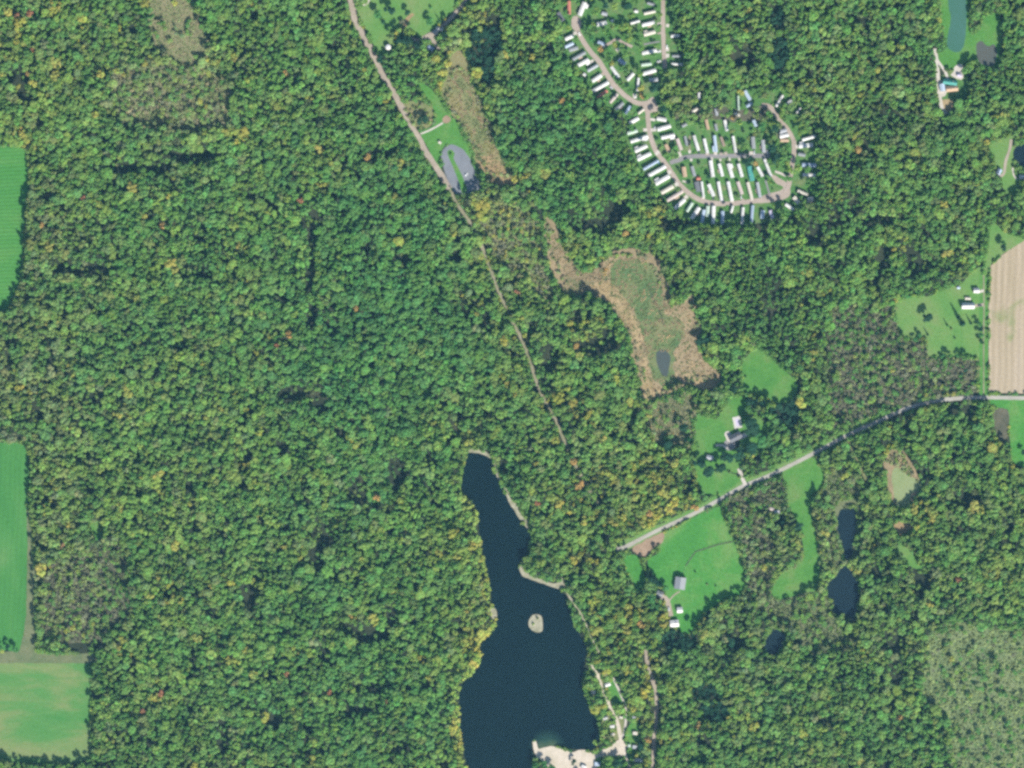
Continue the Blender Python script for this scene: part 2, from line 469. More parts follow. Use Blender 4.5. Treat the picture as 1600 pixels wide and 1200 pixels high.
ribbon("ditch", [(1012, 444), (1020, 466), (1030, 484), (1037, 508)], 2.2, 1.6, G['ditch'], 0.8)

# --- the meadow strip, lawns and parking loop beside the main road
sheet("meadow", [(700, 96), (712, 78), (724, 84), (736, 108), (744, 140), (756, 172), (768, 205), (780, 235), (792, 258), (806, 276), (803, 286), (786, 288), (770, 284), (758, 270), (744, 262), (738, 235), (722, 200), (706, 178), (694, 160), (688, 140), (696, 120)], 0.8, G['meadow'], 1.8)
sheet("tan_meadow", [(745, 248), (762, 243), (780, 252), (795, 266), (808, 284), (790, 290), (768, 284), (756, 272)], 1, G['tan_meadow'], 1.6)
sheet("meadow", [(622, 172), (640, 158), (660, 160), (676, 168), (678, 190), (668, 200), (654, 204), (640, 192)], 0.8, G['meadow'], 1.2)
sheet("lawn", [(652, 130), (668, 134), (684, 150), (700, 176), (716, 192), (722, 208), (733, 228), (738, 252), (728, 262), (712, 232), (700, 226), (690, 236), (690, 262), (701, 292), (694, 284), (680, 255), (668, 230), (658, 208), (674, 198), (680, 186), (676, 168), (664, 152)], 1, G['lawn'], 1.0)
sheet("lawn", [(557, 14), (566, 12), (590, -10), (640, -30), (720, -30), (712, 10), (694, 30), (672, 50), (655, 58), (646, 50), (628, 44), (614, 48), (606, 58), (617, 62), (618, 78), (606, 84), (595, 84), (588, 78), (578, 58), (566, 36)], 1, G['lawn_pale'], 1.4)
sheet("parking_area", [(694, 232), (702, 226), (712, 227), (726, 236), (736, 252), (744, 272), (752, 290), (742, 300), (722, 304), (710, 302), (700, 284), (693, 262), (689, 244)], 1.4, G['asphalt'], 0.8)
sheet("grass_island", [(699, 237), (705, 234), (711, 240), (709, 247), (716, 262), (724, 280), (730, 298), (722, 302), (717, 284), (708, 262), (702, 248)], 1.8, G['lawn'], 0.6)
sheet("bare_patch", [(692, 185), (697, 180), (704, 184), (703, 190), (696, 193), (692, 191)], 1.8, G['dirt'], 0.6)
ribbon("footpath", [(657, 209), (668, 205), (680, 199), (692, 192)], 2.6, 1.9, G['concrete'], 0.5)
sheet("bare_patch", [(633, 30), (644, 20), (648, 23), (640, 30), (634, 44), (628, 46)], 1.5, G['tan_meadow'], 0.8)

# --- grounds of the trailer park
sheet("park_lawn", [(884, -20), (1048, -20), (1052, 60), (1066, 90), (1064, 112), (1040, 130), (1030, 152), (1050, 165), (1085, 160), (1120, 150), (1160, 138), (1215, 140), (1255, 160), (1262, 200), (1276, 215), (1276, 285), (1270, 318), (1244, 336),
                    (1205, 345), (1165, 352), (1110, 352), (1078, 345), (1050, 328), (1030, 304), (1008, 280), (992, 250), (980, 222), (978, 190), (958, 172), (936, 158), (920, 142), (908, 115), (888, 98), (880, 60), (868, 30)], 0.8, G['park_lawn'], 2.0, clear=False)
PARK = [(p[0], p[1]) for p in [(884, -20), (1048, -20), (1052, 60), (1068, 90), (1066, 112), (1040, 130), (1030, 152), (1050, 165), (1085, 160), (1120, 150), (1160, 138), (1215, 140), (1255, 160), (1262, 200), (1278, 215), (1278, 285), (1272, 318), (1244, 336),
        (1205, 347), (1165, 354), (1110, 354), (1078, 348), (1050, 330), (1028, 304), (1006, 280), (990, 250), (978, 222), (976, 190), (958, 174), (934, 160), (918, 142), (906, 115), (886, 98), (880, 60), (866, 30)]]
sheet("bare_yard", [(1055, 175), (1085, 168), (1125, 165), (1160, 172), (1190, 165), (1215, 178), (1190, 188), (1150, 190), (1115, 186), (1080, 190), (1060, 192)], 1.0, G['brush_floor'], 2.5, clear=False)
sheet("gravel_yard", [(1205, 272), (1226, 283), (1232, 288), (1234, 304), (1224, 312), (1205, 313), (1188, 312), (1196, 304), (1218, 298), (1224, 292), (1212, 286)], 1.1, G['park_road'], 1.2)

# --- the road side farms on the right
sheet("pasture", [(1030, 838), (1060, 822), (1100, 800), (1124, 792), (1130, 806), (1140, 826), (1150, 850), (1158, 870), (1163, 900), (1160, 925), (1140, 934), (1120, 945), (1100, 960), (1088, 975), (1074, 992), (1060, 984), (1050, 978), (1040, 930), (1030, 908), (1018, 894), (1012, 876), (1030, 862)], 1, G['pasture'], 1.0)
sheet("pasture", [(974, 870), (982, 867), (994, 868), (1004, 884), (1008, 905), (1006, 922), (994, 922), (984, 902), (976, 886)], 1, G['pasture'], 1.0)
sheet("bare_patch", [(988, 856), (1010, 842), (1035, 832), (1036, 846), (1020, 860), (1010, 872), (998, 868)], 1.1, G['dirt'], 1.4)
sheet("lawn", [(1087, 690), (1087, 655), (1100, 650), (1118, 655), (1128, 640), (1144, 622), (1160, 618), (1168, 634), (1160, 650), (1156, 672), (1144, 690), (1130, 700), (1100, 702)], 1, G['lawn'], 1.2)
sheet("lawn", [(1086, 702), (1100, 700), (1130, 701), (1150, 704), (1158, 722), (1152, 738), (1130, 737), (1104, 739), (1090, 744), (1084, 724)], 1, G['lawn'], 1.4)
sheet("lawn", [(1156, 672), (1160, 652), (1180, 650), (1198, 664), (1200, 690), (1186, 706), (1164, 706), (1156, 694)], 1, G['lawn'], 1.4)
sheet("lawn", [(1088, 744), (1100, 738), (1130, 736), (1150, 742), (1158, 752), (1140, 764), (1116, 774), (1098, 768), (1090, 756)], 1, G['lawn'], 1.4)
sheet("meadow", [(1160, 568), (1176, 548), (1190, 548), (1204, 560), (1220, 574), (1236, 588), (1246, 602), (1242, 618), (1228, 628), (1214, 630), (1198, 622), (1180, 615), (1162, 612), (1160, 590)], 1, G['lawn'], 1.2)
sheet("meadow", [(1224, 737), (1250, 722), (1272, 714), (1280, 726), (1289, 745), (1284, 764), (1268, 774), (1267, 792), (1271, 815), (1277, 845), (1281, 880), (1277, 918), (1256, 927), (1214, 937), (1206, 922), (1218, 898), (1244, 884), (1255, 866), (1252, 838), (1243, 812), (1232, 790), (1230, 765)], 1, G['lawn'], 1.2)
sheet("lawn", [(1400, 472), (1428, 464), (1455, 462), (1475, 452), (1500, 444), (1515, 428), (1534, 420), (1535, 480), (1533, 556), (1512, 555), (1480, 558), (1452, 556), (1448, 534), (1440, 527), (1418, 528), (1404, 515), (1401, 495)], 1, G['lawn_pale'], 1.4)
sheet("roadside_verge", [(1530, 428), (1544, 428), (1544, 618), (1530, 618)], 1.05, G['lawn'], 0.5, False)
sheet("harvested_field", [(1548, 415), (1566, 398), (1590, 382), (1604, 374), (1700, 360), (1700, 616), (1545, 614), (1545, 480)], 1.1, G['plough'], 1.0, False)
sheet("lawn", [(1545, 618), (1700, 618), (1700, 740), (1604, 735), (1594, 728), (1580, 722), (1578, 690), (1575, 640), (1545, 634)], 1.0, G['pasture'], 1.0, False)
sheet("bare_patch", [(1551, 642), (1575, 642), (1575, 680), (1568, 686), (1556, 682)], 1.2, G['brush_floor'], 1.0)
sheet("meadow", [(1550, 350), (1576, 366), (1600, 372), (1600, 378), (1575, 392), (1560, 402), (1548, 414), (1544, 430), (1538, 420), (1544, 390)], 0.9, G['lawn_pale'], 1.4)
sheet("pond_margin", [(1380, 720), (1390, 704), (1408, 703), (1420, 716), (1432, 738), (1440, 760), (1430, 775), (1420, 790), (1396, 790), (1388, 765), (1384, 740)], 1.0, G['marsh_tan'], 1.6)
sheet("algae_pond", [(1395, 735), (1402, 728), (1412, 730), (1422, 744), (1436, 750), (1438, 764), (1424, 772), (1420, 790), (1402, 790), (1396, 770), (1394, 750)], 1.4, W['algae'], 1.2)
sheet("clearing", [(1396, 855), (1410, 852), (1425, 862), (1436, 880), (1446, 892), (1428, 888), (1414, 876), (1400, 865)], 1.0, G['lawn_pale'], 1.4)
sheet("clearing", [(1395, 822), (1410, 815), (1424, 822), (1420, 832), (1404, 836)], 1.0, G['tan_meadow'], 1.6)
sheet("pond_margin", [(1303, 802), (1310, 786), (1326, 779), (1338, 781), (1339, 790), (1322, 790), (1312, 800), (1309, 815)], 1.0, G['strip'], 1.2)
sheet("pond", [(1309, 806), (1316, 795), (1330, 792), (1338, 796), (1339, 820), (1335, 846), (1330, 868), (1321, 874), (1314, 850), (1308, 826)], 1.2, W['dark'], 2.0)
sheet("pond", [(1294, 908), (1306, 897), (1319, 882), (1331, 890), (1338, 908), (1342, 930), (1340, 956), (1334, 968), (1322, 962), (1304, 960), (1300, 942), (1292, 922)], 1.2, W['dark'], 2.4)
sheet("pond", [(1195, 998), (1204, 984), (1220, 984), (1226, 998), (1220, 1012), (1212, 1024), (1200, 1022), (1194, 1012)], 1.2, W['dark'], 2.2)

# --- north east corner
sheet("lawn", [(1470, -30), (1512, -30), (1514, 10), (1517, 50), (1530, 48), (1540, 26), (1560, 22), (1566, 50), (1562, 90), (1556, 104), (1540, 106), (1520, 94), (1505, 100), (1490, 108), (1470, 104), (1466, 84), (1478, 74), (1470, 30)], 1.0, G['lawn'], 1.2)
sheet("teal_pond", [(1482, -30), (1505, -30), (1510, 10), (1509, 50), (1504, 76), (1494, 82), (1481, 74), (1482, 50), (1486, 30), (1482, 8)], 1.3, W['teal'], 0.8)
sheet("muddy_pond", [(1526, 68), (1534, 64), (1540, 70), (1546, 72), (1553, 69), (1558, 80), (1556, 94), (1552, 104), (1538, 102), (1530, 98), (1526, 86)], 1.3, W['brown'], 0.8)
sheet("lawn", [(1546, 228), (1570, 216), (1584, 212), (1586, 240), (1584, 256), (1588, 270), (1592, 280), (1586, 306), (1570, 300), (1564, 280), (1558, 268), (1552, 250)], 1.0, G['lawn_pale'], 1.4)
sheet("dark_pond", [(1587, 228), (1600, 225), (1660, 225), (1660, 262), (1600, 262), (1588, 254), (1583, 242)], 1.2, W['dark'], 0.8)

# --- scrub land floors
SCRUB = {
    'grey scrub': [(1297, 480), (1345, 476), (1399, 478), (1402, 510), (1416, 530), (1446, 534), (1450, 560), (1532, 560), (1530, 612), (1440, 626), (1390, 642), (1330, 666), (1298, 662), (1293, 560)],
    'pale scrub': [(1442, 1000), (1500, 972), (1560, 980), (1640, 980), (1640, 1230), (1500, 1230), (1476, 1130), (1440, 1092), (1446, 1040)],
    'top scrub': [(234, -30), (298, -30), (314, 40), (330, 72), (318, 100), (288, 106), (252, 84), (234, 40)],
    'thin wood': [(176, 110), (230, 104), (270, 96), (330, 104), (364, 150), (362, 196), (300, 208), (240, 200), (190, 196), (176, 150)],
    'west scrub': [(140, 856), (186, 850), (200, 880), (198, 990), (120, 1004), (64, 1000), (70, 900), (110, 870)],
    'brown brush': [(1004, 630), (1040, 618), (1086, 618), (1086, 690), (1060, 700), (1024, 692), (1010, 660)],
    'pond scrub': [(1282, 740), (1320, 720), (1340, 740), (1345, 790), (1350, 850), (1330, 890), (1290, 890), (1284, 820)],
    'roadside scrub': [(1130, 786), (1175, 748), (1214, 742), (1230, 780), (1196, 810), (1210, 860), (1204, 925), (1172, 930), (1164, 890), (1150, 832)],
    'track scrub': [(742, 352), (764, 330), (800, 316), (826, 322), (846, 360), (852, 420), (872, 458), (856, 474), (826, 446), (796, 432), (766, 392)],
    'south scrub': [(1176, 936), (1290, 926), (1312, 976), (1336, 1000), (1316, 1020), (1260, 1020), (1236, 978), (1190, 972)],
}
for nm in SCRUB:
    sheet("scrubland", SCRUB[nm], 0.6, G['pale_floor'] if nm == 'pale scrub' else G['tan_floor'] if nm in ('top scrub', 'thin wood', 'track scrub', 'brown brush') else G['strip'] if nm in ('south scrub', 'pond scrub') else G['brush_floor'], 3.0, clear=False)

# ------------------------------------------------------------------ roads
ribbon("main_road", [(543, -30), (549, 2), (554, 27), (560, 43), (569, 60), (580, 78), (588, 94)], 10.5, 2.0, G['gravel'], 0.5)
ribbon("main_road", [(588, 94), (594, 110), (600, 121), (609, 133), (617, 148), (624, 161), (634, 180), (644, 200), (654, 215), (664, 235), (675, 252), (686, 268), (695, 283), (703, 296)], 9.0, 2.0, G['gravel'], 0.6, pad=1.0)
ribbon("forest_track", [(703, 296), (712, 315), (727, 337), (745, 366), (760, 405), (770, 430), (783, 465), (800, 500), (815, 530), (827, 560), (841, 605), (855, 632), (867, 655), (876, 674), (886, 700), (905, 738), (922, 768), (938, 800), (948, 832), (964, 858)], 5.4, 2.0, G['track'], 1.0, clear=False)
for seg in ([(703, 296), (712, 315), (729, 340), (744, 364)], [(752, 384), (762, 408), (773, 438), (783, 464), (796, 492)], [(802, 503), (815, 530), (827, 560), (841, 604), (850, 622)], [(853, 628), (862, 646)], [(868, 657), (878, 678), (890, 708)], [(896, 720), (904, 736)], [(942, 834), (950, 848)]):
    q = spline(seg, False, 3.0)
    np.logical_or(no_tree, raster([(p.x - 3.9, p.y) for p in q] + [(p.x + 3.9, p.y) for p in reversed(q)]), out=no_tree)
ribbon("country_road", [(962, 859), (978, 854), (992, 847), (1025, 830), (1075, 807), (1122, 782), (1160, 760), (1200, 744), (1245, 722), (1287, 700), (1330, 677), (1375, 657), (1400, 645), (1440, 631), (1480, 624), (1532, 621), (1600, 622), (1700, 622)], 6.0, 2.1, G['pale_road'], 0.6, pad=2.2)
ribbon("grass_verge", [(966, 856), (992, 845), (1025, 828), (1075, 805), (1122, 780), (1160, 758), (1200, 742), (1245, 720), (1287, 698), (1330, 675), (1375, 655)], 13.0, 1.2, G['lawn_pale'], 1.6)
ribbon("farm_lane", [(1537, 430), (1537.5, 480), (1537, 520), (1537, 575), (1537, 619)], 2.0, 2.2, G['track'], 0.5)
ribbon("lakeside_lane", [(880, 912), (888, 930), (898, 945), (909, 962), (918, 982), (926, 1000), (933, 1012), (939, 1032)], 3.4, 2.0, G['bank'], 1.0, pad=.6)
ribbon("lakeside_lane", [(924, 1038), (932, 1052), (938, 1068), (950, 1097), (960, 1116), (966, 1134), (970, 1155), (975, 1175), (986, 1203)], 6.0, 2.1, G['sand'], 0.6)
ribbon("lakeside_lane", [(956, 1056), (964, 1072), (972, 1090), (977, 1104), (977.5, 1130), (973, 1152)], 3.4, 2.15, G['concrete'], 0.6)
ribbon("wood_lane", [(1009, 1015), (1012, 1038), (1019, 1060), (1025, 1080), (1026, 1100), (1025, 1130), (1022, 1160), (1020, 1215)], 6.0, 2.0, G['gravel'], 0.9, pad=1.6)
ribbon("footpath", [(1016, 1050), (1030, 1056), (1046, 1062), (1058, 1072)], 2.4, 1.9, G['track'], 0.6)
ribbon("footpath", [(1325, 687), (1336, 710), (1348, 738), (1358, 760)], 4.0, 1.9, G['meadow'], 0.6)
ribbon("footpath", [(1345, 478), (1345, 520), (1347, 560), (1349, 590)], 2.0, 1.9, G['meadow'], 0.6)
ribbon("dirt_drive", [(738, -20), (725, 5), (710, 22), (697, 36), (684, 46), (672, 54), (660, 60)], 6.0, 2.0, G['gravel'], 0.5, pad=2.0)
sheet("dirt_drive", [(642, 56), (652, 61), (660, 58), (668, 52), (678, 52), (680, 62), (688, 76), (684, 80), (676, 68), (664, 62), (656, 66), (652, 72), (648, 66)], 2.05, G['gravel'], 0.6)
ribbon("dirt_drive", [(556, 9), (566, 8), (575, 4), (577, -4)], 3.2, 2.05, G['concrete'], 0.3)
ribbon("dirt_drive", [(1461, 76), (1463, 92), (1465, 110), (1466, 128), (1468, 150), (1473, 172), (1480, 180)], 6.0, 2.0, G['concrete'], 0.6)
sheet("dirt_drive", [(1466, 128), (1476, 126), (1480, 140), (1476, 150), (1467, 150)], 1.98, G['concrete'], 0.8)
sheet("bare_patch", [(1470, 158), (1484, 155), (1492, 160), (1486, 172), (1476, 176), (1470, 168)], 1.97, G['marsh_pale'], 1.4)
ribbon("dirt_drive", [(1463, 92), (1470, 102), (1477, 112), (1481, 124)], 4.0, 2.05, G['concrete'], 0.5)
sheet("patio", [(1488, 112), (1494, 102), (1503, 101), (1505, 122), (1498, 124), (1486, 118)], 2.1, G['concrete'], 0.5)
ribbon("dirt_drive", [(1580, 218), (1578, 232), (1572, 250), (1570, 262), (1568, 272), (1560, 277)], 4.4, 2.0, G['gravel'], 0.7)
ribbon("footpath", [(1582, 262), (1584, 274), (1589, 280)], 2.4, 2.0, G['concrete'], 0.4)
ribbon("dirt_drive", [(1154, 732), (1158, 742), (1162, 752), (1166, 760)], 5.4, 2.15, G['concrete'], 0.8)
sheet("patio", [(1132, 677), (1138, 673), (1143, 678), (1143, 690), (1137, 690), (1134, 684)], 2.1, G['concrete'], 0.6)
ribbon("footpath", [(1118, 696), (1130, 696), (1136, 702)], 3.2, 2.1, G['concrete'], 0.4)
sheet("driveway", [(1132, 690), (1142, 688), (1150, 694), (1146, 702), (1138, 704), (1133, 700)], 2.08, G['grey_road'], 0.6)
ribbon("farm_yard", [(1034, 931), (1042, 938), (1045, 950), (1048, 963)], 8.5, 2.0, G['gravel'], 0.5)
ribbon("footpath", [(1046, 938), (1053, 930), (1062, 924)], 2.2, 2.05, G['gravel'], 0.4)
ribbon("footpath", [(1024, 913), (1030, 921), (1035, 930)], 2.0, 2.05, G['track'], 0.4)
ribbon("farm_yard", [(1526, 457), (1533, 455), (1537, 454)], 4.0, 2.1, G['concrete'], 0.3)
ribbon("farm_yard", [(1522, 478), (1530, 477), (1537, 476)], 4.6, 2.1, G['gravel'], 0.3)
# streets of the park
ribbon("park_street", [(900, 27), (900, 42), (910, 62), (922, 80), (936, 96), (947, 114), (960, 133), (975, 148), (993, 160), (1010, 165), (1012.5, 185), (1015, 207), (1023, 232), (1033, 247), (1043, 260), (1052, 274), (1061, 287), (1073, 299), (1087, 309), (1100, 314.5), (1115, 317.5), (1137, 318.5), (1155, 317), (1180, 314), (1205, 312), (1222, 306), (1231, 294), (1234, 280), (1238, 255), (1241, 236), (1240, 219)], 7.6, 2.2, G['park_road'], 0.4)
ribbon("park_street", [(1240, 219), (1232, 204), (1222, 192), (1212, 179), (1203, 167), (1190, 164)], 7.0, 2.21, G['park_road'], 0.8)
sheet("park_street", [(1003, 160), (1012, 157), (1020, 151), (1025, 160), (1029, 172), (1018, 176), (1008, 176)], 2.3, G['park_road'], 0.4)
sheet("park_street", [(893, 30), (897, 25), (904, 26), (908, 34), (906, 46), (898, 48), (893, 42)], 2.3, G['park_road'], 0.4)
ribbon("park_street", [(1036, -30), (1036, 0), (1036, 41), (1037, 76), (1039, 107)], 6.6, 2.2, G['park_road'], 0.3)
ribbon("park_cross_street", [(1047, 255), (1053, 252), (1059, 251), (1070, 246), (1087, 244), (1120, 244), (1158, 243.5), (1203, 243.5)], 6.8, 2.3, G['grey_road'], 0.3)
ribbon("park_drive", [(936, 78), (944, 72), (956, 66), (964, 61), (974, 67), (988, 73)], 4.4, 2.2, G['park_road'], 0.8)
ribbon("park_drive", [(1196, 281), (1199, 292), (1203, 305)], 3.0, 2.2, G['grey_road'], 0.5)
ribbon("park_drive", [(1211, 268), (1220, 271), (1228, 275)], 3.4, 2.2, G['concrete'], 0.5)
ribbon("park_drive", [(1006, 69.5), (1018, 67), (1031, 65)], 2.6, 2.2, G['grey_road'], 0.4)
ribbon("park_drive", [(1078, 212), (1077, 225), (1078, 238)], 4.0, 2.2, G['track'], 0.5)

# ------------------------------------------------------------------ buildings, vehicles
ROOF = {
    'white': flat_mat("white_roof_metal", (0.53, 0.52, 0.50), 0.5, 0.35, 0.28, 0.12),
    'cream': flat_mat("cream_roof_metal", (0.47, 0.43, 0.36), 0.55, 0.3, 0.10, 1.2),
    'light grey': flat_mat("light_grey_roof", (0.29, 0.30, 0.32), 0.6, 0.3, 0.10, 1.2),
    'grey': flat_mat("grey_shingle_roof", (0.225, 0.235, 0.245), 0.85, 0.15, 0.15, 1.5),
    'dark grey': flat_mat("dark_shingle_roof", (0.12, 0.125, 0.14), 0.85, 0.15, 0.15, 1.5),
    'blue-grey': flat_mat("blue_grey_roof", (0.25, 0.31, 0.40), 0.6, 0.3, 0.10, 1.2),
    'pale blue': flat_mat("pale_blue_roof", (0.33, 0.40, 0.49), 0.6, 0.3, 0.08, 1.2),
    'tan': flat_mat("tan_shingle_roof", (0.38, 0.27, 0.18), 0.85, 0.15, 0.15, 1.5),
    'brown': flat_mat("brown_shingle_roof", (0.24, 0.18, 0.14), 0.85, 0.15, 0.15, 1.5),
    'red': flat_mat("red_shingle_roof", (0.40, 0.145, 0.105), 0.85, 0.15, 0.15, 1.5),
    'teal': flat_mat("teal_roof_metal", (0.055, 0.235, 0.20), 0.5, 0.3, 0.12, 1.2),
    'pale green': flat_mat("pale_green_roof", (0.36, 0.44, 0.36), 0.6, 0.3, 0.1, 1.2),
    'pink-grey': flat_mat("pinkish_roof", (0.42, 0.35, 0.32), 0.7, 0.2, 0.1, 1.2),
    'lilac grey': flat_mat("lilac_grey_roof", (0.42, 0.38, 0.48), 0.7, 0.2, 0.1, 1.2),
}
WALL = {'white': flat_mat("white_siding", (0.66, 0.65, 0.62), 0.6, 0.3, 0.06), 'tan': flat_mat("tan_siding", (0.42, 0.36, 0.28), 0.7, 0.2, 0.06), 'grey': flat_mat("grey_siding", (0.36, 0.38, 0.40), 0.7, 0.2, 0.06), 'red': flat_mat("red_barn_boards", (0.30, 0.07, 0.05), 0.8, 0.2, 0.1)}
GLASS, _nt, _b = new_mat("window_glass", 0.08, 0.5)
_b.inputs["Base Color"].default_value = (0.03, 0.04, 0.05, 1)
DOORM = flat_mat("door_paint", (0.20, 0.10, 0.07), 0.6, 0.3)
METAL = flat_mat("dull_metal", (0.40, 0.41, 0.42), 0.45, 0.5)
DECK = flat_mat("weathered_deck_boards", (0.34, 0.27, 0.20), 0.9, 0.1, 0.2, 2.0)
SKIRT = flat_mat("skirting_panel", (0.40, 0.38, 0.35), 0.8, 0.2)
TYRE = flat_mat("tyre_rubber", (0.02, 0.02, 0.02), 0.9, 0.2)
TILEC = flat_mat("pale_pool_surround", (0.42, 0.41, 0.37), 0.8, 0.2, 0.08)

footprints = []                              # (cx, cy, half length, half width, angle) in map units, keeps trees off roofs


def gable_roof(x0, x1, hw, z_e, z_r, t=0.14, ribs=0):
    """two slopes with thickness and an overhang; optional raised cross seams"""
    V, F = [], []

    def slab(ya, za, yb, zb, xa, xb, th):
        b = len(V)
        V.extend([(xa, ya, za), (xb, ya, za), (xb, yb, zb), (xa, yb, zb), (xa, ya, za - th), (xb, ya, za - th), (xb, yb, zb - th), (xa, yb, zb - th)])
        F.extend([tuple(b + i for i in q) for q in ((0, 1, 2, 3), (7, 6, 5, 4), (0, 4, 5, 1), (1, 5, 6, 2), (2, 6, 7, 3), (3, 7, 4, 0))])
    b0 = [(x0, -hw, z_e), (x1, -hw, z_e), (x1, 0, z_r), (x0, 0, z_r), (x1, hw, z_e), (x0, hw, z_e)]
    V.extend(b0)
    V.extend([(x, y, z - t) for x, y, z in b0])
    F.extend([(0, 1, 2, 3), (3, 2, 4, 5), (9, 8, 7, 6), (11, 10, 8, 9), (0, 6, 7, 1), (5, 4, 10, 11), (0, 3, 9, 6), (3, 5, 11, 9), (1, 7, 8, 2), (2, 8, 10, 4)])
    return V, F


def add_window(parent, x, y, z, w, h, nrm):
    """pane in a shallow frame on the wall whose outward normal is nrm ('+y', '-y', '+x', '-x')"""
    s = 1 if nrm[0] == '+' else -1
    if nrm[1] == 'y':
        f = box("window", (x - w / 2 - .08, x + w / 2 + .08, min(y, y + s * .06), max(y, y + s * .06), z - .08, z + h + .08), WALL['white'], parent)
        box("pane", (x - w / 2, x + w / 2, min(y + s * .055, y + s * .085), max(y + s * .055, y + s * .085), z, z + h), GLASS, f)
    else:
        f = box("window", (min(x, x + s * .06), max(x, x + s * .06), y - w / 2 - .08, y + w / 2 + .08, z - .08, z + h + .08), WALL['white'], parent)
        box("pane", (min(x + s * .055, x + s * .085), max(x + s * .055, x + s * .085), y - w / 2, y + w / 2, z, z + h), GLASS, f)


def gable_walls(L, Wd, z0, h, rise):
    x, y = L / 2, Wd / 2
    V = [(-x, -y, z0), (x, -y, z0), (x, y, z0), (-x, y, z0), (-x, -y, h), (x, -y, h), (x, y, h), (-x, y, h), (-x, 0, h + rise), (x, 0, h + rise)]
    F = [(0, 1, 5, 4), (2, 3, 7, 6), (1, 2, 6, 9, 5), (3, 0, 4, 8, 7), (0, 3, 2, 1)]
    return V, F


L0, W0 = 18.0, 4.4


def make_home(roof, wall, style):
    """mobile home: x is its length; style 0 plain, 1 with a deck, 2 with a carport, 3 with a lean-to room"""
    r = empty("mobile_home")
    ch = []
    V, F = gable_walls(L0 - .3, W0 - .4, 0.5, 2.95, 0.52)
    ch.append(link_mesh("walls", mesh_of("walls", V, F, wall), r))
    ch.append(box("skirting", (-L0 / 2 + .22, L0 / 2 - .22, -W0 / 2 + .27, W0 / 2 - .27, 0.0, 0.52), SKIRT, r))
    V, F = gable_roof(-L0 / 2, L0 / 2, W0 / 2, 2.96, 3.56)
    rf = link_mesh("roof", mesh_of("roof", V, F, roof), r)
    for x in (-5.2, 1.1, 6.0):
        box("roof_vent", (x - .3, x + .3, -1.15, -.55, 3.2, 3.62), METAL, rf)
    for x in (-6.6, -2.2, 2.6, 6.8):
        add_window(r, x, -(W0 - .4) / 2, 1.55, 1.2, 1.0, '-y')
    for x in (-5.0, 5.2):
        add_window(r, x, (W0 - .4) / 2, 1.55, 1.2, 1.0, '+y')
    add_window(r, (L0 - .3) / 2, 0, 1.5, 1.6, 1.1, '+x')
    d = box("door", (0.0, 0.95, -(W0 - .4) / 2 - .07, -(W0 - .4) / 2, 0.6, 2.65), DOORM, r)
    box("handle", (.78, .86, -(W0 - .4) / 2 - .13, -(W0 - .4) / 2 - .07, 1.5, 1.6), METAL, d)
    if style == 0:
        box("step", (-.1, 1.1, -W0 / 2 - .75, -W0 / 2 + .2, 0.0, 0.3), DECK, r)
    elif style == 1:
        dk = box("deck", (-1.8, 3.4, -W0 / 2 - 2.3, -W0 / 2 + .2, 0.35, 0.5), DECK, r)
        for x, y in ((-1.7, -2.2), (3.3, -2.2)):
            box("post", (x - .06, x + .06, -W0 / 2 + y - .06, -W0 / 2 + y + .06, 0, 1.4), DECK, dk)
    elif style == 2:
        cp = box("carport_roof", (2.2, 8.4, -W0 / 2 - 2.8, -W0 / 2 - .02, 2.5, 2.6), roof, r)
        for x in (2.4, 8.2):
            box("post", (x - .06, x + .06, -W0 / 2 - 2.7, -W0 / 2 - 2.58, 0, 2.5), METAL, cp)
    else:
        V, F = box_data(-7.5, -2.5, W0 / 2 - .25, W0 / 2 + 2.3, 0.0, 2.3)
        V[6] = (V[6][0], V[6][1], 1.95); V[7] = (V[7][0], V[7][1], 1.95)
        ad = link_mesh("lean_to", mesh_of("lean_to", V, F, wall), r)
        V, F = box_data(-7.7, -2.3, W0 / 2 - .22, W0 / 2 + 2.5, 2.32, 2.42)
        for k in (2, 3, 6, 7):
            V[k] = (V[k][0], V[k][1], V[k][2] - .38)
        link_mesh("lean_to_roof", mesh_of("lean_to_roof", V, F, roof), ad)
    return r


HOMES = {}


def place_home(p, q, w, color, style, label, group):
    """a mobile home whose ridge runs from p to q (map units) and whose roof is w map units wide"""
    key = (color, style)
    a, b = P(*p), P(*q)
    d = b - a
    wall = WALL['tan'] if color in ('tan', 'brown', 'red', 'cream', 'pink-grey') else WALL['grey'] if 'grey' in color else WALL['white']
    if key not in HOMES:
        o = HOMES[key] = make_home(ROOF[color], wall, style)
    else:
        o = copy_tree(HOMES[key])
    o.location = ((a.x + b.x) / 2, (a.y + b.y) / 2, 0.3)
    o.rotation_euler = (0, 0, math.atan2(d.y, d.x))
    o.scale = (d.length / L0, w * M / W0, 1.15 + 0.2 * random.random())
    tag(o, label, "mobile home", group)
    footprints.append(((p[0] + q[0]) / 2, (p[1] + q[1]) / 2, math.hypot(p[0] - q[0], p[1] - q[1]) / 2, w / 2, math.atan2(q[1] - p[1], q[0] - p[0])))
    return o


def homes(row, where, order, group):
    for i, (p, q, w, color, style) in enumerate(row):
        extra = {0: "home", 1: "home with deck", 2: "home with carport", 3: "home with annex"}[style]
        place_home(p, q, w, color, style, f"{color} roofed {extra}, {ordinal(i + 1)} from the {order} {where}", group)


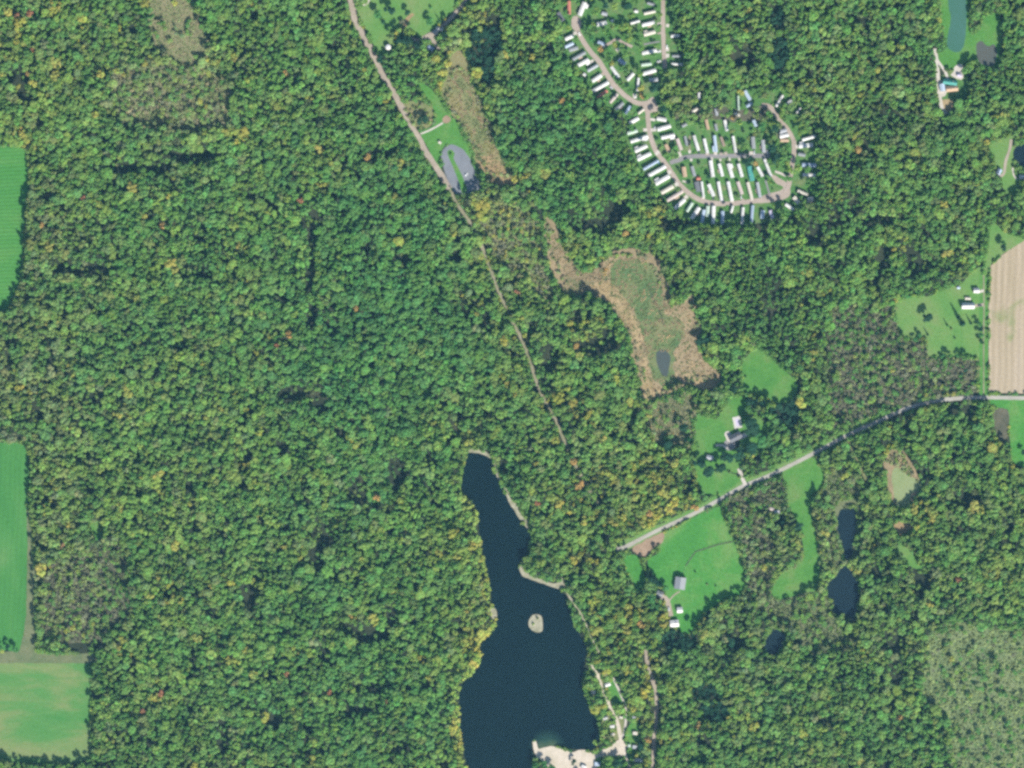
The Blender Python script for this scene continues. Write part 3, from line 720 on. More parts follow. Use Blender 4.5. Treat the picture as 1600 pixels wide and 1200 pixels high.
GR = "mobile homes of the trailer park"
ROW_W = [((889, 2), (889.5, 23), 5, 'red', 0), ((896, 68), (883, 74), 5, 'pale blue', 0), ((872, 20), (880, 33), 6, 'dark grey', 0), ((883, 62), (896, 56), 5.5, 'white', 0),
         ((889, 79), (903, 75), 6, 'grey', 0), ((894, 94), (915, 82), 5, 'grey', 1), ((903, 103), (920, 93.5), 6, 'white', 2), ((918, 111.5), (934, 102), 5, 'light grey', 0),
         ((925, 127.5), (940, 118), 6, 'white', 1), ((926, 143), (951, 129), 5.6, 'white', 0), ((933, 153), (949, 142), 5.2, 'red', 0), ((953, 161), (965, 147), 4.6, 'pink-grey', 0)]
ROW_W.sort(key=lambda r: r[0][1] + r[1][1])
homes(ROW_W, "along the street's upper west side", "north", GR)
ROW_W2 = [((962, 172), (974, 161), 5, 'grey', 1), ((977, 178), (985, 166), 4.6, 'pale blue', 0), ((997, 178), (1006, 171), 3.8, 'cream', 0), ((983, 193), (998, 185), 5.6, 'white', 0), ((980, 209), (996, 204.5), 5.4, 'pale green', 0),
          ((985, 222), (1012, 213), 5.4, 'white', 2), ((992, 237), (1011, 228), 5.8, 'white', 3), ((996, 250), (1017, 240), 6, 'white', 3), ((1005, 265), (1029, 251), 4.6, 'blue-grey', 0), ((1013, 275), (1040, 260), 5.8, 'white', 0),
          ((1024, 288), (1046, 275), 6.6, 'white', 3), ((1033, 302), (1052, 291), 6, 'cream', 0), ((1042, 314), (1067, 299), 5.4, 'pink-grey', 1), ((1054, 326), (1070, 312), 6, 'white', 0)]
homes(ROW_W2, "on the street's curving southwest side", "north", GR)
ROW_S = [((1073, 331), (1082, 317), 4.6, 'pale green', 0), ((1080, 342), (1092.5, 324.5), 6.2, 'white', 1), ((1096.5, 348), (1100, 328), 5, 'pale blue', 0), ((1105, 339), (1106, 322), 5.4, 'pale green', 0), ((1114, 350), (1115, 322), 5.6, 'white', 0),
         ((1128.5, 350), (1129, 330), 5.2, 'blue-grey', 0), ((1142, 333), (1145, 322), 3.6, 'white', 0), ((1159, 351), (1161, 324), 4.2, 'white', 0), ((1174, 347), (1176, 321), 4.4, 'blue-grey', 0), ((1190.5, 342), (1192, 329), 6, 'pale blue', 0),
         ((1203, 329), (1207, 342), 5, 'lilac grey', 0)]
homes(ROW_S, "below the park's southern street", "west", GR)
ROW_E = [((1253, 219), (1274, 213), 4.6, 'white', 0), ((1248, 229), (1270, 226.6), 6.4, 'white', 3), ((1247, 241), (1258, 243), 5, 'grey', 0), ((1253, 258), (1275, 259), 6.4, 'blue-grey', 0), ((1254, 273), (1274, 274.5), 5.2, 'white', 0),
         ((1246, 298), (1262, 305), 4.4, 'cream', 0), ((1261, 313), (1271, 311), 8, 'cream', 1), ((1240, 308), (1248, 318), 6.4, 'cream', 0), ((1227, 319.5), (1240, 328), 4.8, 'white', 0)]
homes(ROW_E, "on the park's eastern edge", "north", GR)
ROW_N = [((1058, 217), (1064.5, 235), 5.4, 'pink-grey', 1), ((1070, 213), (1073.5, 228), 4.2, 'grey', 0), ((1084, 212), (1091.5, 236), 4.8, 'white', 0), ((1100, 217), (1105.5, 240), 4.6, 'white', 0), ((1116, 212), (1119, 238), 4.6, 'pale blue', 2),
         ((1126, 214), (1131.5, 229), 4.4, 'brown', 0), ((1145, 213), (1149.5, 239), 4.2, 'white', 0), ((1176, 214), (1177.5, 233), 6, 'grey', 0), ((1192, 219), (1193.5, 239), 5.6, 'light grey', 1)]
homes(ROW_N, "north of the grey cross street", "west", GR)
ROW_M = [((1068, 261), (1070.5, 277), 6.4, 'tan', 0), ((1081, 260), (1085.5, 276), 5, 'grey', 0), ((1110, 251), (1114, 277), 5.6, 'white', 0), ((1123.5, 256), (1129, 276), 5, 'white', 1), ((1137.5, 256), (1144.5, 278), 5.6, 'white', 3),
         ((1153.5, 256), (1159.5, 277), 5, 'white', 0), ((1170.5, 260), (1175.5, 283), 7.4, 'teal', 0), ((1183.5, 261), (1191.5, 276), 4.8, 'white', 0), ((1194.5, 249), (1204.5, 276), 4.4, 'white', 0)]
homes(ROW_M, "south of the grey cross street", "west", GR)
ROW_L = [((1088, 284), (1091.5, 300), 7.4, 'dark grey', 0), ((1096, 284), (1099.5, 309), 3.6, 'white', 0), ((1107, 288), (1115, 307), 5.4, 'white', 1), ((1122, 284), (1127.5, 314), 4.6, 'white', 0), ((1137.5, 284), (1143.5, 314), 5.2, 'white', 0),
         ((1152.5, 284), (1159.5, 304), 5.2, 'pink-grey', 0), ((1168, 285), (1174.5, 310), 4.8, 'cream', 0), ((1183, 285), (1187.5, 309), 4.8, 'light grey', 1)]
homes(ROW_L, "above the park's southern street", "west", GR)
ROW_T = [((1026, 185.5), (1041, 188), 6, 'white', 0), ((1027, 203), (1048, 197), 6.2, 'white', 0), ((1033, 216), (1054, 211), 5.4, 'white', 2), ((1040, 226), (1046.5, 239), 5.4, 'tan', 0)]
homes(ROW_T, "on the street's east side", "north", GR)
ROW_P = [((1006, 22), (1024, 18), 4.4, 'cream', 0), ((1003, 40), (1023, 35), 5.4, 'white', 1), ((1006, 55), (1024, 50), 5.6, 'cream', 3), ((1003, 84), (1026, 79), 5.6, 'white', 0), ((1002, 102), (1018, 100), 4.6, 'pale green', 0), ((1004, 116), (1025, 110), 5.8, 'white', 1), ((1014, 125.5), (1028, 124.5), 6, 'light grey', 0)]
homes(ROW_P, "west of the straight north street", "north", GR)
ROW_Q = [((1048, 57), (1062, 56), 4.6, 'white', 0), ((1050, 88), (1064, 88), 4, 'grey', 0), ((1049, 100), (1067, 101.5), 3.6, 'white', 0)]
homes(ROW_Q, "east of the straight north street", "north", GR)
ROW_I = [((913.6, 4), (905.5, 25), 7, 'white', 3), ((940, 21), (949, 23), 5.4, 'light grey', 0), ((932, 39), (948, 36), 6.4, 'white', 0), ((985, 37), (999.5, 33), 4, 'white', 0), ((1011, 5), (1023, 8), 4, 'grey', 0), ((934, 66), (945, 70), 5.4, 'blue-grey', 0),
         ((966.5, 93), (977, 101), 6, 'blue-grey', 0), ((955, 104.5), (967, 121.5), 5, 'white', 0), ((980, 126), (990, 115), 5, 'white', 0), ((997.5, 122), (996, 143), 3.8, 'white', 0)]
ROW_I.sort(key=lambda r: r[0][1] + r[1][1])
homes(ROW_I, "between the two streets", "north", GR)
ROW_U = [((1163.5, 142), (1172, 157), 5.2, 'pale blue', 0), ((1177, 188), (1181.5, 198), 5, 'pale blue', 0), ((1132, 188), (1136, 205), 4.8, 'white', 0), ((1117.5, 194), (1120, 205), 4, 'grey', 0), ((1103, 187), (1106.5, 203), 4.6, 'tan', 0), ((1092, 145), (1092.5, 156), 4.4, 'white', 0),
         ((1153, 150), (1154, 173), 3, 'pale green', 0), ((1065, 198), (1073, 194), 4.6, 'grey', 0), ((1081, 175), (1090, 170), 4.6, 'cream', 0), ((1147, 177), (1156, 181), 4.4, 'cream', 0), ((1166, 167), (1175, 161), 4.6, 'blue-grey', 0), ((1118, 170), (1120, 181), 4.4, 'light grey', 0), ((1218, 214), (1232, 211), 6, 'white', 3), ((1219, 206), (1229, 203.5), 6, 'light grey', 0), ((1219, 219.5), (1232.5, 219.5), 5.4, 'tan', 0), ((1212, 167), (1223, 149), 4, 'white', 0), ((1229, 163), (1237, 157), 4.8, 'white', 0), ((1244, 177), (1250.5, 169), 3.2, 'white', 0)]
ROW_U.sort(key=lambda r: r[0][0] + r[1][0])
homes(ROW_U, "among the park's northeast trees", "west", GR)


def make_house(name, px, py, l, w, ang_to, roof, wall, h, rise, label, cat, chimney=True, doors=1, group=None):
    """gabled building: ridge l map units long towards angle ang_to (degrees, map sense), w map units wide"""
    L, Wd = l * M, w * M
    r = empty(name, P(px, py, 0.3), -math.radians(ang_to))
    tag(r, label, cat, group)
    V, F = gable_walls(L - .8, Wd - .8, 0.0, h, rise * (Wd - .8) / Wd - 0.12)
    link_mesh("walls", mesh_of("walls", V, F, wall), r)
    V, F = gable_roof(-L / 2, L / 2, Wd / 2, h + .02, h + .02 + rise, 0.2)
    rf = link_mesh("roof", mesh_of("roof", V, F, roof), r)
    box("ridge_cap", (-L / 2 + .02, L / 2 - .02, -.16, .16, h + rise - .06, h + rise + .07), roof, rf)
    if chimney:
        box("chimney", (L * .18, L * .18 + .8, .3, 1.1, h, h + rise + .9), DECK, rf)
    ys = (Wd - .8) / 2
    n = max(1, int(L // 4))
    for k in range(n):
        x = -L / 2 + (k + .5) * L / n
        add_window(r, x, ys, 1.0, 1.2, 1.2, '+y')
        if k == n // 2:
            d = box("door", (x - .5, x + .5, -ys - .08, -ys, 0.0, 2.1), DOORM, r)
            box("handle", (x + .32, x + .4, -ys - .14, -ys - .08, 1.0, 1.1), METAL, d)
        else:
            add_window(r, x, -ys, 1.0, 1.2, 1.2, '-y')
    footprints.append((px, py, l / 2, w / 2, math.radians(ang_to)))
    return r


make_house("farmhouse", 1149, 683, 20, 12, -27, ROOF['dark grey'], WALL['white'], 3.6, 2.6, "dark roofed farmhouse with pale south slope below the covered pool", "house")
make_house("house", 1162, 681, 10, 7, -27, ROOF['light grey'], WALL['white'], 2.8, 1.4, "pale grey wing joined to the east end of the dark farmhouse", "annex", False)
make_house("shed", 1109, 715, 11, 7, 14, ROOF['light grey'], WALL['white'], 3.0, 1.6, "pale shed among the dark trees southwest of the farmhouse", "shed", False)
make_house("barn", 1062.5, 911, 19, 17, 98, ROOF['grey'], WALL['grey'], 5.0, 2.6, "large grey roofed barn at the west side of the fenced pasture", "barn", False)
make_house("house", 1062, 953, 9, 9, -4, ROOF['white'], WALL['white'], 3.4, 1.6, "small square white roofed house east of the dirt yard", "house", False)
make_house("house", 1053.5, 974, 14, 11, -6, ROOF['white'], WALL['white'], 3.6, 1.9, "white roofed house at the south end of the dirt yard", "house")
make_house("cottage", 1030.5, 928, 10, 9, 20, ROOF['grey'], WALL['grey'], 3.4, 2.0, "grey roofed cottage in tree shade at the north end of the dirt yard", "house")
make_house("farmhouse", 1512, 478, 20, 10, 0, ROOF['white'], WALL['white'], 3.8, 3.6, "long white roofed house on the lawn by the harvested field", "house")
make_house("garage", 1525, 454, 9, 8, 0, ROOF['white'], WALL['white'], 3.2, 2.2, "small white roofed garage beside the narrow farm lane", "garage", False)
make_house("shed", 1512, 466.5, 9, 4, 3, ROOF['cream'], WALL['tan'], 2.2, 0.6, "low cream shed just north of the long white roofed house", "shed", False)
make_house("shed", 1497.5, 449.5, 5, 4, 3, ROOF['pale blue'], WALL['white'], 2.0, 0.7, "tiny pale blue shed near the forest edge on the eastern lawn", "shed", False)
sheet("yard", [(1468, 120), (1508, 116), (1512, 134), (1508, 152), (1470, 154)], 0.9, G['park_lawn'], 1.6)
make_house("house", 1487, 139, 19, 9, -6, ROOF['tan'], WALL['tan'], 3.2, 2.2, "tan roofed long house in the clearing south of the ponds", "house")
make_house("house", 1484, 129, 22, 8, 8, ROOF['teal'], WALL['grey'], 3.4, 2.4, "dark teal roofed house just north of the tan roofed one", "house")
make_house("garage", 1472, 137, 12, 8, 80, ROOF['pale blue'], WALL['white'], 3.0, 1.4, "pale roofed garage at the bend of the woodland drive", "garage", False)
make_house("shed", 1499, 118, 7, 5, 12, ROOF['lilac grey'], WALL['grey'], 2.6, 1.0, "lilac grey shed at the edge of the pale patio", "shed", False)
make_house("cottage", 1560.5, 268.5, 9, 7, 118, ROOF['blue-grey'], WALL['white'], 3.2, 1.8, "blue-grey roofed cottage beside the drive near the eastern pond", "house")
make_house("house", 1600, 277, 16, 7, 0, ROOF['white'], WALL['white'], 3.4, 2.6, "white roofed house below the dark pond at the eastern edge", "house")
make_house("house", 682, 49, 13, 8, 128, ROOF['grey'], WALL['white'], 3.6, 2.2, "grey roofed house in tree shade where the dirt drive ends", "house")
make_house("shed", 690, 46.5, 5, 4.5, 60, ROOF['white'], WALL['white'], 2.6, 1.0, "small white roofed shed behind the grey shaded house", "shed", False)
make_house("shed", 673, 76, 10, 7, 30, ROOF['blue-grey'], WALL['grey'], 3.0, 1.6, "blue-grey roofed shed in deep shade south of the dirt drive", "shed", False)
make_house("shed", 1091.5, 279, 6.5, 5, 0, ROOF['red'], WALL['red'], 2.6, 1.0, "red shed behind the dark roofed home above the southern street", "shed", False)
make_house("shed", 913.5, 117, 5, 4.5, 40, ROOF['white'], WALL['white'], 2.2, 0.8, "small white shed at the forest edge west of the main street", "shed", False)
make_house("shed", 956.5, 33, 4.6, 4.6, 20, ROOF['white'], WALL['white'], 2.2, 0.8, "small white shed beside a white home north of the inner drive", "shed", False)
make_house("shed", 994, 18, 6, 4.6, 10, ROOF['white'], WALL['white'], 2.2, 0.8, "white shed under trees by the straight street's north end", "shed", False)
make_house("shed", 965, 78, 5.5, 5, 60, ROOF['cream'], WALL['tan'], 2.2, 0.8, "cream shed in shade below the looping inner drive", "shed", False)
make_house("shed", 687.5, 223, 5, 4, 40, ROOF['cream'], WALL['tan'], 2.2, 0.7, "little cream hut on the lawn at the paved loop's north tip", "shed", False)
make_house("shed", 1206, 795.5, 7, 5, 20, ROOF['pink-grey'], WALL['white'], 2.6, 0.9, "pale pinkish shed in the scrub west of the strip meadow", "shed", False)
make_house("shed", 1213.5, 800, 5, 9, 90, ROOF['light grey'], WALL['white'], 2.6, 0.9, "light grey shed beside the pale pinkish shed in the scrub", "shed", False)
make_house("cabin", 949.5, 1069.5, 9, 5.6, -22, ROOF['white'], WALL['white'], 2.8, 0.9, "white cabin on the strip of lawn east of the lakeside lane", "cabin", False)
make_house("cabin", 927, 1081.5, 6.5, 6, 0, ROOF['cream'], WALL['tan'], 2.8, 0.9, "small cream cabin between the lakeside lane and the water", "cabin", False)


def make_camper(roof):
    r = empty("camper_trailer")
    n = 10
    prof = [(-3.1, .55), (-3.15, 1.6), (-2.9, 2.5), (-2.4, 2.85), (0, 2.92), (2.2, 2.85), (2.85, 2.4), (3.15, 1.5), (3.0, .55)]
    V = [(x, -1.2, z) for x, z in prof] + [(x, 1.2, z) for x, z in prof]
    k = len(prof)
    F = [(i, i + 1, k + i + 1, k + i) for i in range(k - 1)] + [(k - 1, 0, k, 2 * k - 1), tuple(reversed(range(k))), tuple(range(k, 2 * k))]
    me = mesh_of("body", V, F, roof)
    bm = bmesh.new(); bm.from_mesh(me); bmesh.ops.recalc_face_normals(bm, faces=bm.faces); bm.to_mesh(me); bm.free()
    link_mesh("body", me, r)
    for x in (-1.6, 1.6):
        box("window", (x - .6, x + .6, -1.23, -1.2, 1.4, 2.1), GLASS, r)
        box("window", (x - .6, x + .6, 1.2, 1.23, 1.4, 2.1), GLASS, r)
    box("door", (-.4, .3, -1.24, -1.2, .6, 2.3), DOORM, r)
    box("roof_vent", (-.4, .3, -.35, .35, 2.88, 3.12), METAL, r)
    box("hitch", (3.1, 4.2, -.08, .08, .5, .62), METAL, r)
    for y in (-1.1, 1.1):
        wheel(r, 0.0, y, .36, .2)
    return r


def wheel(parent, x, y, rad, wid):
    n = 12
    V = [(x + rad * math.cos(2 * math.pi * i / n), y - wid / 2, rad + rad * math.sin(2 * math.pi * i / n)) for i in range(n)]
    V += [(a, y + wid / 2, c) for a, b, c in V]
    F = [(i, (i + 1) % n, n + (i + 1) % n, n + i) for i in range(n)] + [tuple(reversed(range(n))), tuple(range(n, 2 * n))]
    link_mesh("wheel", mesh_of("wheel", V, F, TYRE), parent)


CAMPER = {}
for (x, y, ang, l, w, c, lab) in [
    (945.5, 1122, -15, 8.5, 4.2, 'white', "white camper parked nearest the water beside the lakeside lane"),
    (956.5, 1135, -5, 8, 4.0, 'white', "white camper at the lane edge just north of a cream one"),
    (957, 1147, 5, 7, 3.6, 'cream', "cream camper at the lane's west edge near the sand"),
    (970, 1121, 5, 6.5, 3.6, 'cream', "cream camper on the grass between the two lakeside lanes"),
    (990.5, 1121, 10, 6, 3.4, 'light grey', "grey camper in deep tree shade east of the lanes"),
    (992, 1145.5, 5, 8, 5, 'cream', "cream camper on the small lawn east of the forked lanes"),
    (991.5, 1167, 8, 8, 5.4, 'light grey', "light grey camper beside a round dark tree east of the junction"),
    (983, 1165, 0, 5, 4.2, 'pale green', "pale green camper at the junction's east edge"),
    (997.5, 1187.5, 4, 14, 5.6, 'white', "long white camper at the southeast end of the lakeside camp"),
    (933, 1193.5, 4, 9, 6, 'pale blue', "pale blue topped camper at the south edge of the sand"),
    (912, 1198, 20, 9, 5, 'white', "white camper standing on the sand at the bottom edge"),
]:
    if c not in CAMPER: o = CAMPER[c] = make_camper(ROOF[c])
    else: o = copy_tree(CAMPER[c])
    o.location = P(x, y, 0.32)
    o.rotation_euler = (0, 0, -math.radians(ang))
    o.scale = (l * M / 6.3, w * M / 2.4, 1)
    tag(o, lab, "camper", "campers by the lake")
    footprints.append((x, y, l / 2, w / 2, math.radians(ang)))


def make_car(col):
    m = bpy.data.materials.get("car_paint_" + col[0])
    if m is None:
        m, nt, b = new_mat("car_paint_" + col[0], 0.3, 0.5)
        b.inputs["Base Color"].default_value = (*col[1], 1)
    r = empty("parked_car")
    prof = [(-2.2, .3), (-2.25, .75), (-1.9, .95), (-1.45, 1.0), (1.0, .98), (2.0, .82), (2.25, .6), (2.2, .3)]
    V = [(x, -.86, z) for x, z in prof] + [(x, .86, z) for x, z in prof]
    k = len(prof)
    F = [(i, i + 1, k + i + 1, k + i) for i in range(k - 1)] + [(k - 1, 0, k, 2 * k - 1), tuple(reversed(range(k))), tuple(range(k, 2 * k))]
    me = mesh_of("body", V, F, m)
    bm = bmesh.new(); bm.from_mesh(me); bmesh.ops.recalc_face_normals(bm, faces=bm.faces); bm.to_mesh(me); bm.free()
    link_mesh("body", me, r)
    V = [(-1.75, -.76, .97), (1.0, -.76, .96), (1.0, .76, .96), (-1.75, .76, .97), (-1.25, -.62, 1.46), (.25, -.62, 1.48), (.25, .62, 1.48), (-1.25, .62, 1.46)]
    _, F = box_data(0, 1, 0, 1, 0, 1)
    gl = link_mesh("windows", mesh_of("windows", V, F, GLASS), r)
    box("car_roof", (-1.3, .3, -.64, .64, 1.475, 1.53), m, r)
    for x in (-1.4, 1.4):
        for y in (-.8, .8):
            wheel(r, x, y, .33, .2)
    for y in (-.6, .6):
        box("headlight", (2.2, 2.27, y - .18, y + .18, .55, .7), GLASS, r)
    return r


CARS = {'white': (0.70, 0.70, 0.69), 'silver': (0.42, 0.44, 0.46), 'dark': (0.03, 0.035, 0.045), 'blue': (0.05, 0.10, 0.25), 'red': (0.35, 0.03, 0.03)}
CARP = {}
for (x, y, ang, c, lab) in [
    (728.7, 273, -50, 'white', "white car parked alone in the paved loop"),
    (1092, 238, 80, 'dark', "dark car on the drive of a white home north of the cross street"),
    (1114.5, 309.5, 85, 'dark', "dark car in front of a decked home above the southern street"),
    (1158, 308, 80, 'silver', "silver car on a pinkish home's drive above the southern street"),
    (1029, 81, -10, 'white', "white car at the end of a long white home by the straight street"),
    (1029, 96, -10, 'silver', "silver car on a pad west of the straight street"),
    (1042, 73, 90, 'white', "white car on the roadside pad east of the straight street"),
    (1050.5, 7, 5, 'white', "white car in shade east of the straight street's north end"),
    (1043, 111, 0, 'white', "white car parked just below the straight street's dead end"),
    (992.5, 150, 85, 'white', "white car beside the main street near the fork"),
    (1199, 237, 80, 'white', "white car beside a light grey home at the cross street's east end"),
    (1178.5, 238, 90, 'silver', "silver car on a pad below a grey roofed home on the cross street"),
    (925, 105, -30, 'dark', "dark car near a light grey home west of the main street"),
    (955, 137, 45, 'silver', "silver car beside the red roofed home's drive"),
    (1023, 200, 90, 'silver', "silver car on the pad across the street from the long white home"),
    (1028, 253, 55, 'blue', "blue car in the main street gutter beside a blue-grey home"),
    (1045, 951, 80, 'silver', "silver car standing in the long dirt farm yard"),
    (1531, 477.5, 0, 'dark', "dark car on the gravel east of the long white roofed house"),
    (905, 53, 60, 'white', "white car parked at the main street's top bend"),
    (1071, 248, -20, 'dark', "dark car at the west mouth of the grey cross street"),
]:
    if c not in CARP: o = CARP[c] = make_car((c, CARS[c]))
    else: o = copy_tree(CARP[c])
    o.location = P(x, y, 0.32)
    o.rotation_euler = (0, 0, -math.radians(ang))
    tag(o, lab, "car", "parked cars")

# concrete pads between the homes and the streets
for (x, y, l, w, ang) in [(1010, 215, 8, 5, -15), (1077.5, 237, 5, 4, 90), (1127, 240, 5, 5, 90), (1134, 240, 5, 5, 90), (1105, 240, 5, 5, 90), (1150, 240, 5, 4, 90), (1118, 239.5, 5, 5, 90), (1062, 241, 8, 5, 70), (1080, 250, 4, 4, 90), (1112, 248, 5, 4, 80),
                          (1125.5, 250, 4, 3, 80), (1140, 249, 5, 3, 80), (1155, 249, 5, 3, 80), (1128, 312, 7, 5, 85), (1144, 313, 7, 5, 85), (1099, 308, 6, 5, 85), (1070, 284, 8, 3, 20), (1043, 77, 5, 6, 0), (1043, 87, 5, 6, 0), (1043, 40, 5, 5, 0), (1030, 37, 6, 3, -10),
                          (1030, 52, 6, 3, -10), (1030, 80, 6, 4, -10), (1030, 96, 6, 4, -10), (1008, 203, 6, 5, 0), (1021, 203, 9, 5, 0), (1020, 187, 8, 4, 10), (925, 96, 6, 5, -30), (943, 115, 6, 5, -30), (955, 136, 7, 5, 45), (898, 52, 6, 5, 0), (1027, 239, 5, 8, 50), (1046, 269, 6, 6, -30),
                          (1057, 288, 6, 6, -30), (1072, 308, 6, 6, -35), (1175, 239, 5, 9, 90), (1197, 238, 6, 6, 85), (1246, 229, 6, 5, 0), (1194, 248, 6, 4, 80), (1161, 313, 5, 4, 80), (1175, 311, 5, 4, 80), (992, 150, 7, 6, 85)]:
    a = math.radians(ang)
    ex, ey = Vector((math.cos(a), math.sin(a))), Vector((-math.sin(a), math.cos(a)))
    c = Vector((x, y))
    sheet("parking_pad", [tuple(c + ex * sx * l / 2 + ey * sy * w / 2) for sx, sy in ((-1, -1), (1, -1), (1, 1), (-1, 1))], 2.35, G['concrete'] if random.random() < .7 else G['park_road'], 0.2, False)

# white round tank
tank = empty("water_tank", P(606.5, 74, 0.3))
tag(tank, "white round domed tank on the lawn beside the main road", "tank")
n = 24
R_ = 3.3
V = [(R_ * math.cos(2 * math.pi * i / n), R_ * math.sin(2 * math.pi * i / n), z) for z in (0, 4.5) for i in range(n)]
F = [(i, (i + 1) % n, n + (i + 1) % n, n + i) for i in range(n)] + [tuple(reversed(range(n)))]
link_mesh("wall", mesh_of("wall", V, F, ROOF['white'], True), tank)
V, F = [], []
for k in range(5):
    a = k / 5 * math.pi / 2
    for i in range(n):
        V.append(((R_ + .15) * math.cos(a) * math.cos(2 * math.pi * i / n), (R_ + .15) * math.cos(a) * math.sin(2 * math.pi * i / n), 4.5 + 1.5 * math.sin(a)))
V.append((0, 0, 6.0))
for k in range(4):
    F += [(k * n + i, k * n + (i + 1) % n, (k + 1) * n + (i + 1) % n, (k + 1) * n + i) for i in range(n)]
F += [(4 * n + i, 4 * n + (i + 1) % n, 5 * n) for i in range(n)]
dm = link_mesh("dome", mesh_of("dome", V, F, ROOF['white'], True), tank)
box("hatch", (-.4, .4, -.4, .4, 5.85, 6.2), METAL, dm)
box("ladder", (3.3, 3.42, -.25, .25, 0, 4.6), METAL, tank)

# covered pool with a pale surround
pool = empty("swimming_pool", P(1152, 660, 0.3), -math.radians(-12))
tag(pool, "covered rectangular pool with a pale surround north of the farmhouse", "pool")
ow, ol, iw, il = 4.6, 6.9, 2.0, 4.6
V, F = [], []
for (b) in ((-ow, ow, il, ol), (-ow, ow, -ol, -il), (-ow, -iw, -il, il), (iw, ow, -il, il)):
    v, f = box_data(b[0], b[1], b[2], b[3], 0, .16, len(V))
    V += v; F += f
me = mesh_of("surround", V, F, TILEC)
bm = bmesh.new(); bm.from_mesh(me); bmesh.ops.remove_doubles(bm, verts=bm.verts, dist=.001); bm.to_mesh(me); bm.free()
link_mesh("surround", me, pool)
box("pool_cover", (-iw + .003, iw - .003, -il + .003, il - .003, 0, .06), ROOF['lilac grey'], pool)
footprints.append((1152, 660, 9, 6, math.radians(78)))


# fences across the pasture
def fence(pts, label):
    r = empty("wire_fence", P(*pts[0], 0.2))
    tag(r, label, "fence", "pasture fences")
    base = P(*pts[0])
    c = spline(pts, False, 6.0, False)
    pm = None
    for p in c:
        q = P(p.x, p.y) - base
        if pm is None:
            v, f = box_data(-.12, .12, -.12, .12, 0, 1.5)
            pm = mesh_of("post", v, f, DECK)
        o = link_mesh("post", pm, r)
        o.location = q
    V, F = [], []
    for h in (0.6, 1.0, 1.35):
        for a, b in zip(c[:-1], c[1:]):
            A, B = P(a.x, a.y) - base, P(b.x, b.y) - base
            i = len(V)
            V += [(A.x, A.y, h - .02), (B.x, B.y, h - .02), (B.x, B.y, h + .02), (A.x, A.y, h + .02), (A.x + .04, A.y + .04, h), (B.x + .04, B.y + .04, h)]
            F += [(i, i + 1, i + 2, i + 3), (i + 3, i + 2, i + 5, i + 4), (i + 4, i + 5, i + 1, i)]
    w = link_mesh("wire", mesh_of("wire", V, F, METAL), r)


fence([(1086, 861), (1100, 857), (1122, 850), (1147, 845)], "wire fence crossing the pasture from east to west")
fence([(1086, 861), (1078, 872), (1071, 884), (1068, 897)], "wire fence running south from the cross fence to the barn")
ribbon("worn_path", [(1087, 862), (1100, 858), (1122, 851), (1146, 846)], 1.6, 1.9, G['ditch'], 0.5, smooth=False)
ribbon("worn_path", [(1087, 862), (1079, 873), (1072, 884)], 1.4, 1.9, G['ditch'], 0.5, smooth=False)

# ------------------------------------------------------------------ trees
def foliage_mesh(name, quads, tones, mat):
    """quads: (n,4,3) array"""
    n = len(quads)
    me = bpy.data.meshes.new(name)
    me.vertices.add(n * 4)
    me.vertices.foreach_set('co', quads.reshape(-1).astype(np.float32))
    me.loops.add(n * 4)
    me.loops.foreach_set('vertex_index', np.arange(n * 4, dtype=np.int32))
    me.polygons.add(n)
    me.polygons.foreach_set('loop_start', np.arange(0, n * 4, 4, dtype=np.int32))
    at = me.attributes.new('tone', 'FLOAT_COLOR', 'POINT')
    c = np.ones((n * 4, 4), np.float32)
    c[:, :3] = np.repeat(tones, 4, axis=0)
    at.data.foreach_set('color', c.reshape(-1))
    me.materials.append(mat)
    me.update(calc_edges=True)
    return me


def cards(cen, nrm, size, r, aspect=1.0):
    """one four cornered leaf clump per centre, facing nrm"""
    n = len(cen)
    nrm = nrm / np.linalg.norm(nrm, axis=1, keepdims=True)
    t = r.normal(size=(n, 3))
    t -= nrm * (t * nrm).sum(1, keepdims=True)
    t /= np.linalg.norm(t, axis=1, keepdims=True)
    b = np.cross(nrm, t)
    s = size[:, None]
    k = r.uniform(0.6, 1.25, size=(n, 4, 1))
    bend = nrm * s * -0.25
    q = np.stack([cen + t * s * k[:, 0] + bend, cen + b * s * k[:, 1] * aspect, cen - t * s * k[:, 2] + bend, cen - b * s * k[:, 3] * aspect], 1)
    return q


def broad_crown(seed, R, H, base, lobes, per, leaf):
    r = np.random.default_rng(seed)
    cz, rz = H * .72, H * .24
    Q, T = [], []
    ex = r.uniform(.74, 1.34)
    for k in range(lobes):
        az = 2 * math.pi * (k * 0.618 + r.uniform(-.1, .1))
        u = r.uniform(-0.35, 1.0) if k else 1.0
        rad = math.sqrt(max(0, 1 - u * u))
        lr = R * r.uniform(.28, .56)
        c = np.array([math.cos(az) * rad * R * .80 * ex, math.sin(az) * rad * R * .80 / ex, cz + u * rz * .60 + r.uniform(-1.1, 1.1)])
        d = r.normal(size=(per, 3))
        d /= np.linalg.norm(d, axis=1, keepdims=True)
        d[:, 2] = np.where(d[:, 2] < -0.45, -d[:, 2], d[:, 2])
        cen = c + d * lr * r.uniform(.84, 1.04, size=(per, 1)) * np.array([1, 1, .85])
        nr = d + r.normal(size=(per, 3)) * .20 + np.array([0, 0, .22])
        Q.append(cards(cen, nr, leaf * r.uniform(.7, 1.25, per), r))
        tone = r.uniform(.84, 1.14) * r.uniform(.80, 1.20, size=(per, 1)) * np.ones((1, 3))
        tone[:, 0] *= r.uniform(.88, 1.14)
        tone[:, 1] *= r.uniform(.96, 1.05)
        T.append(tone)
    return np.concatenate(Q), np.concatenate(T)


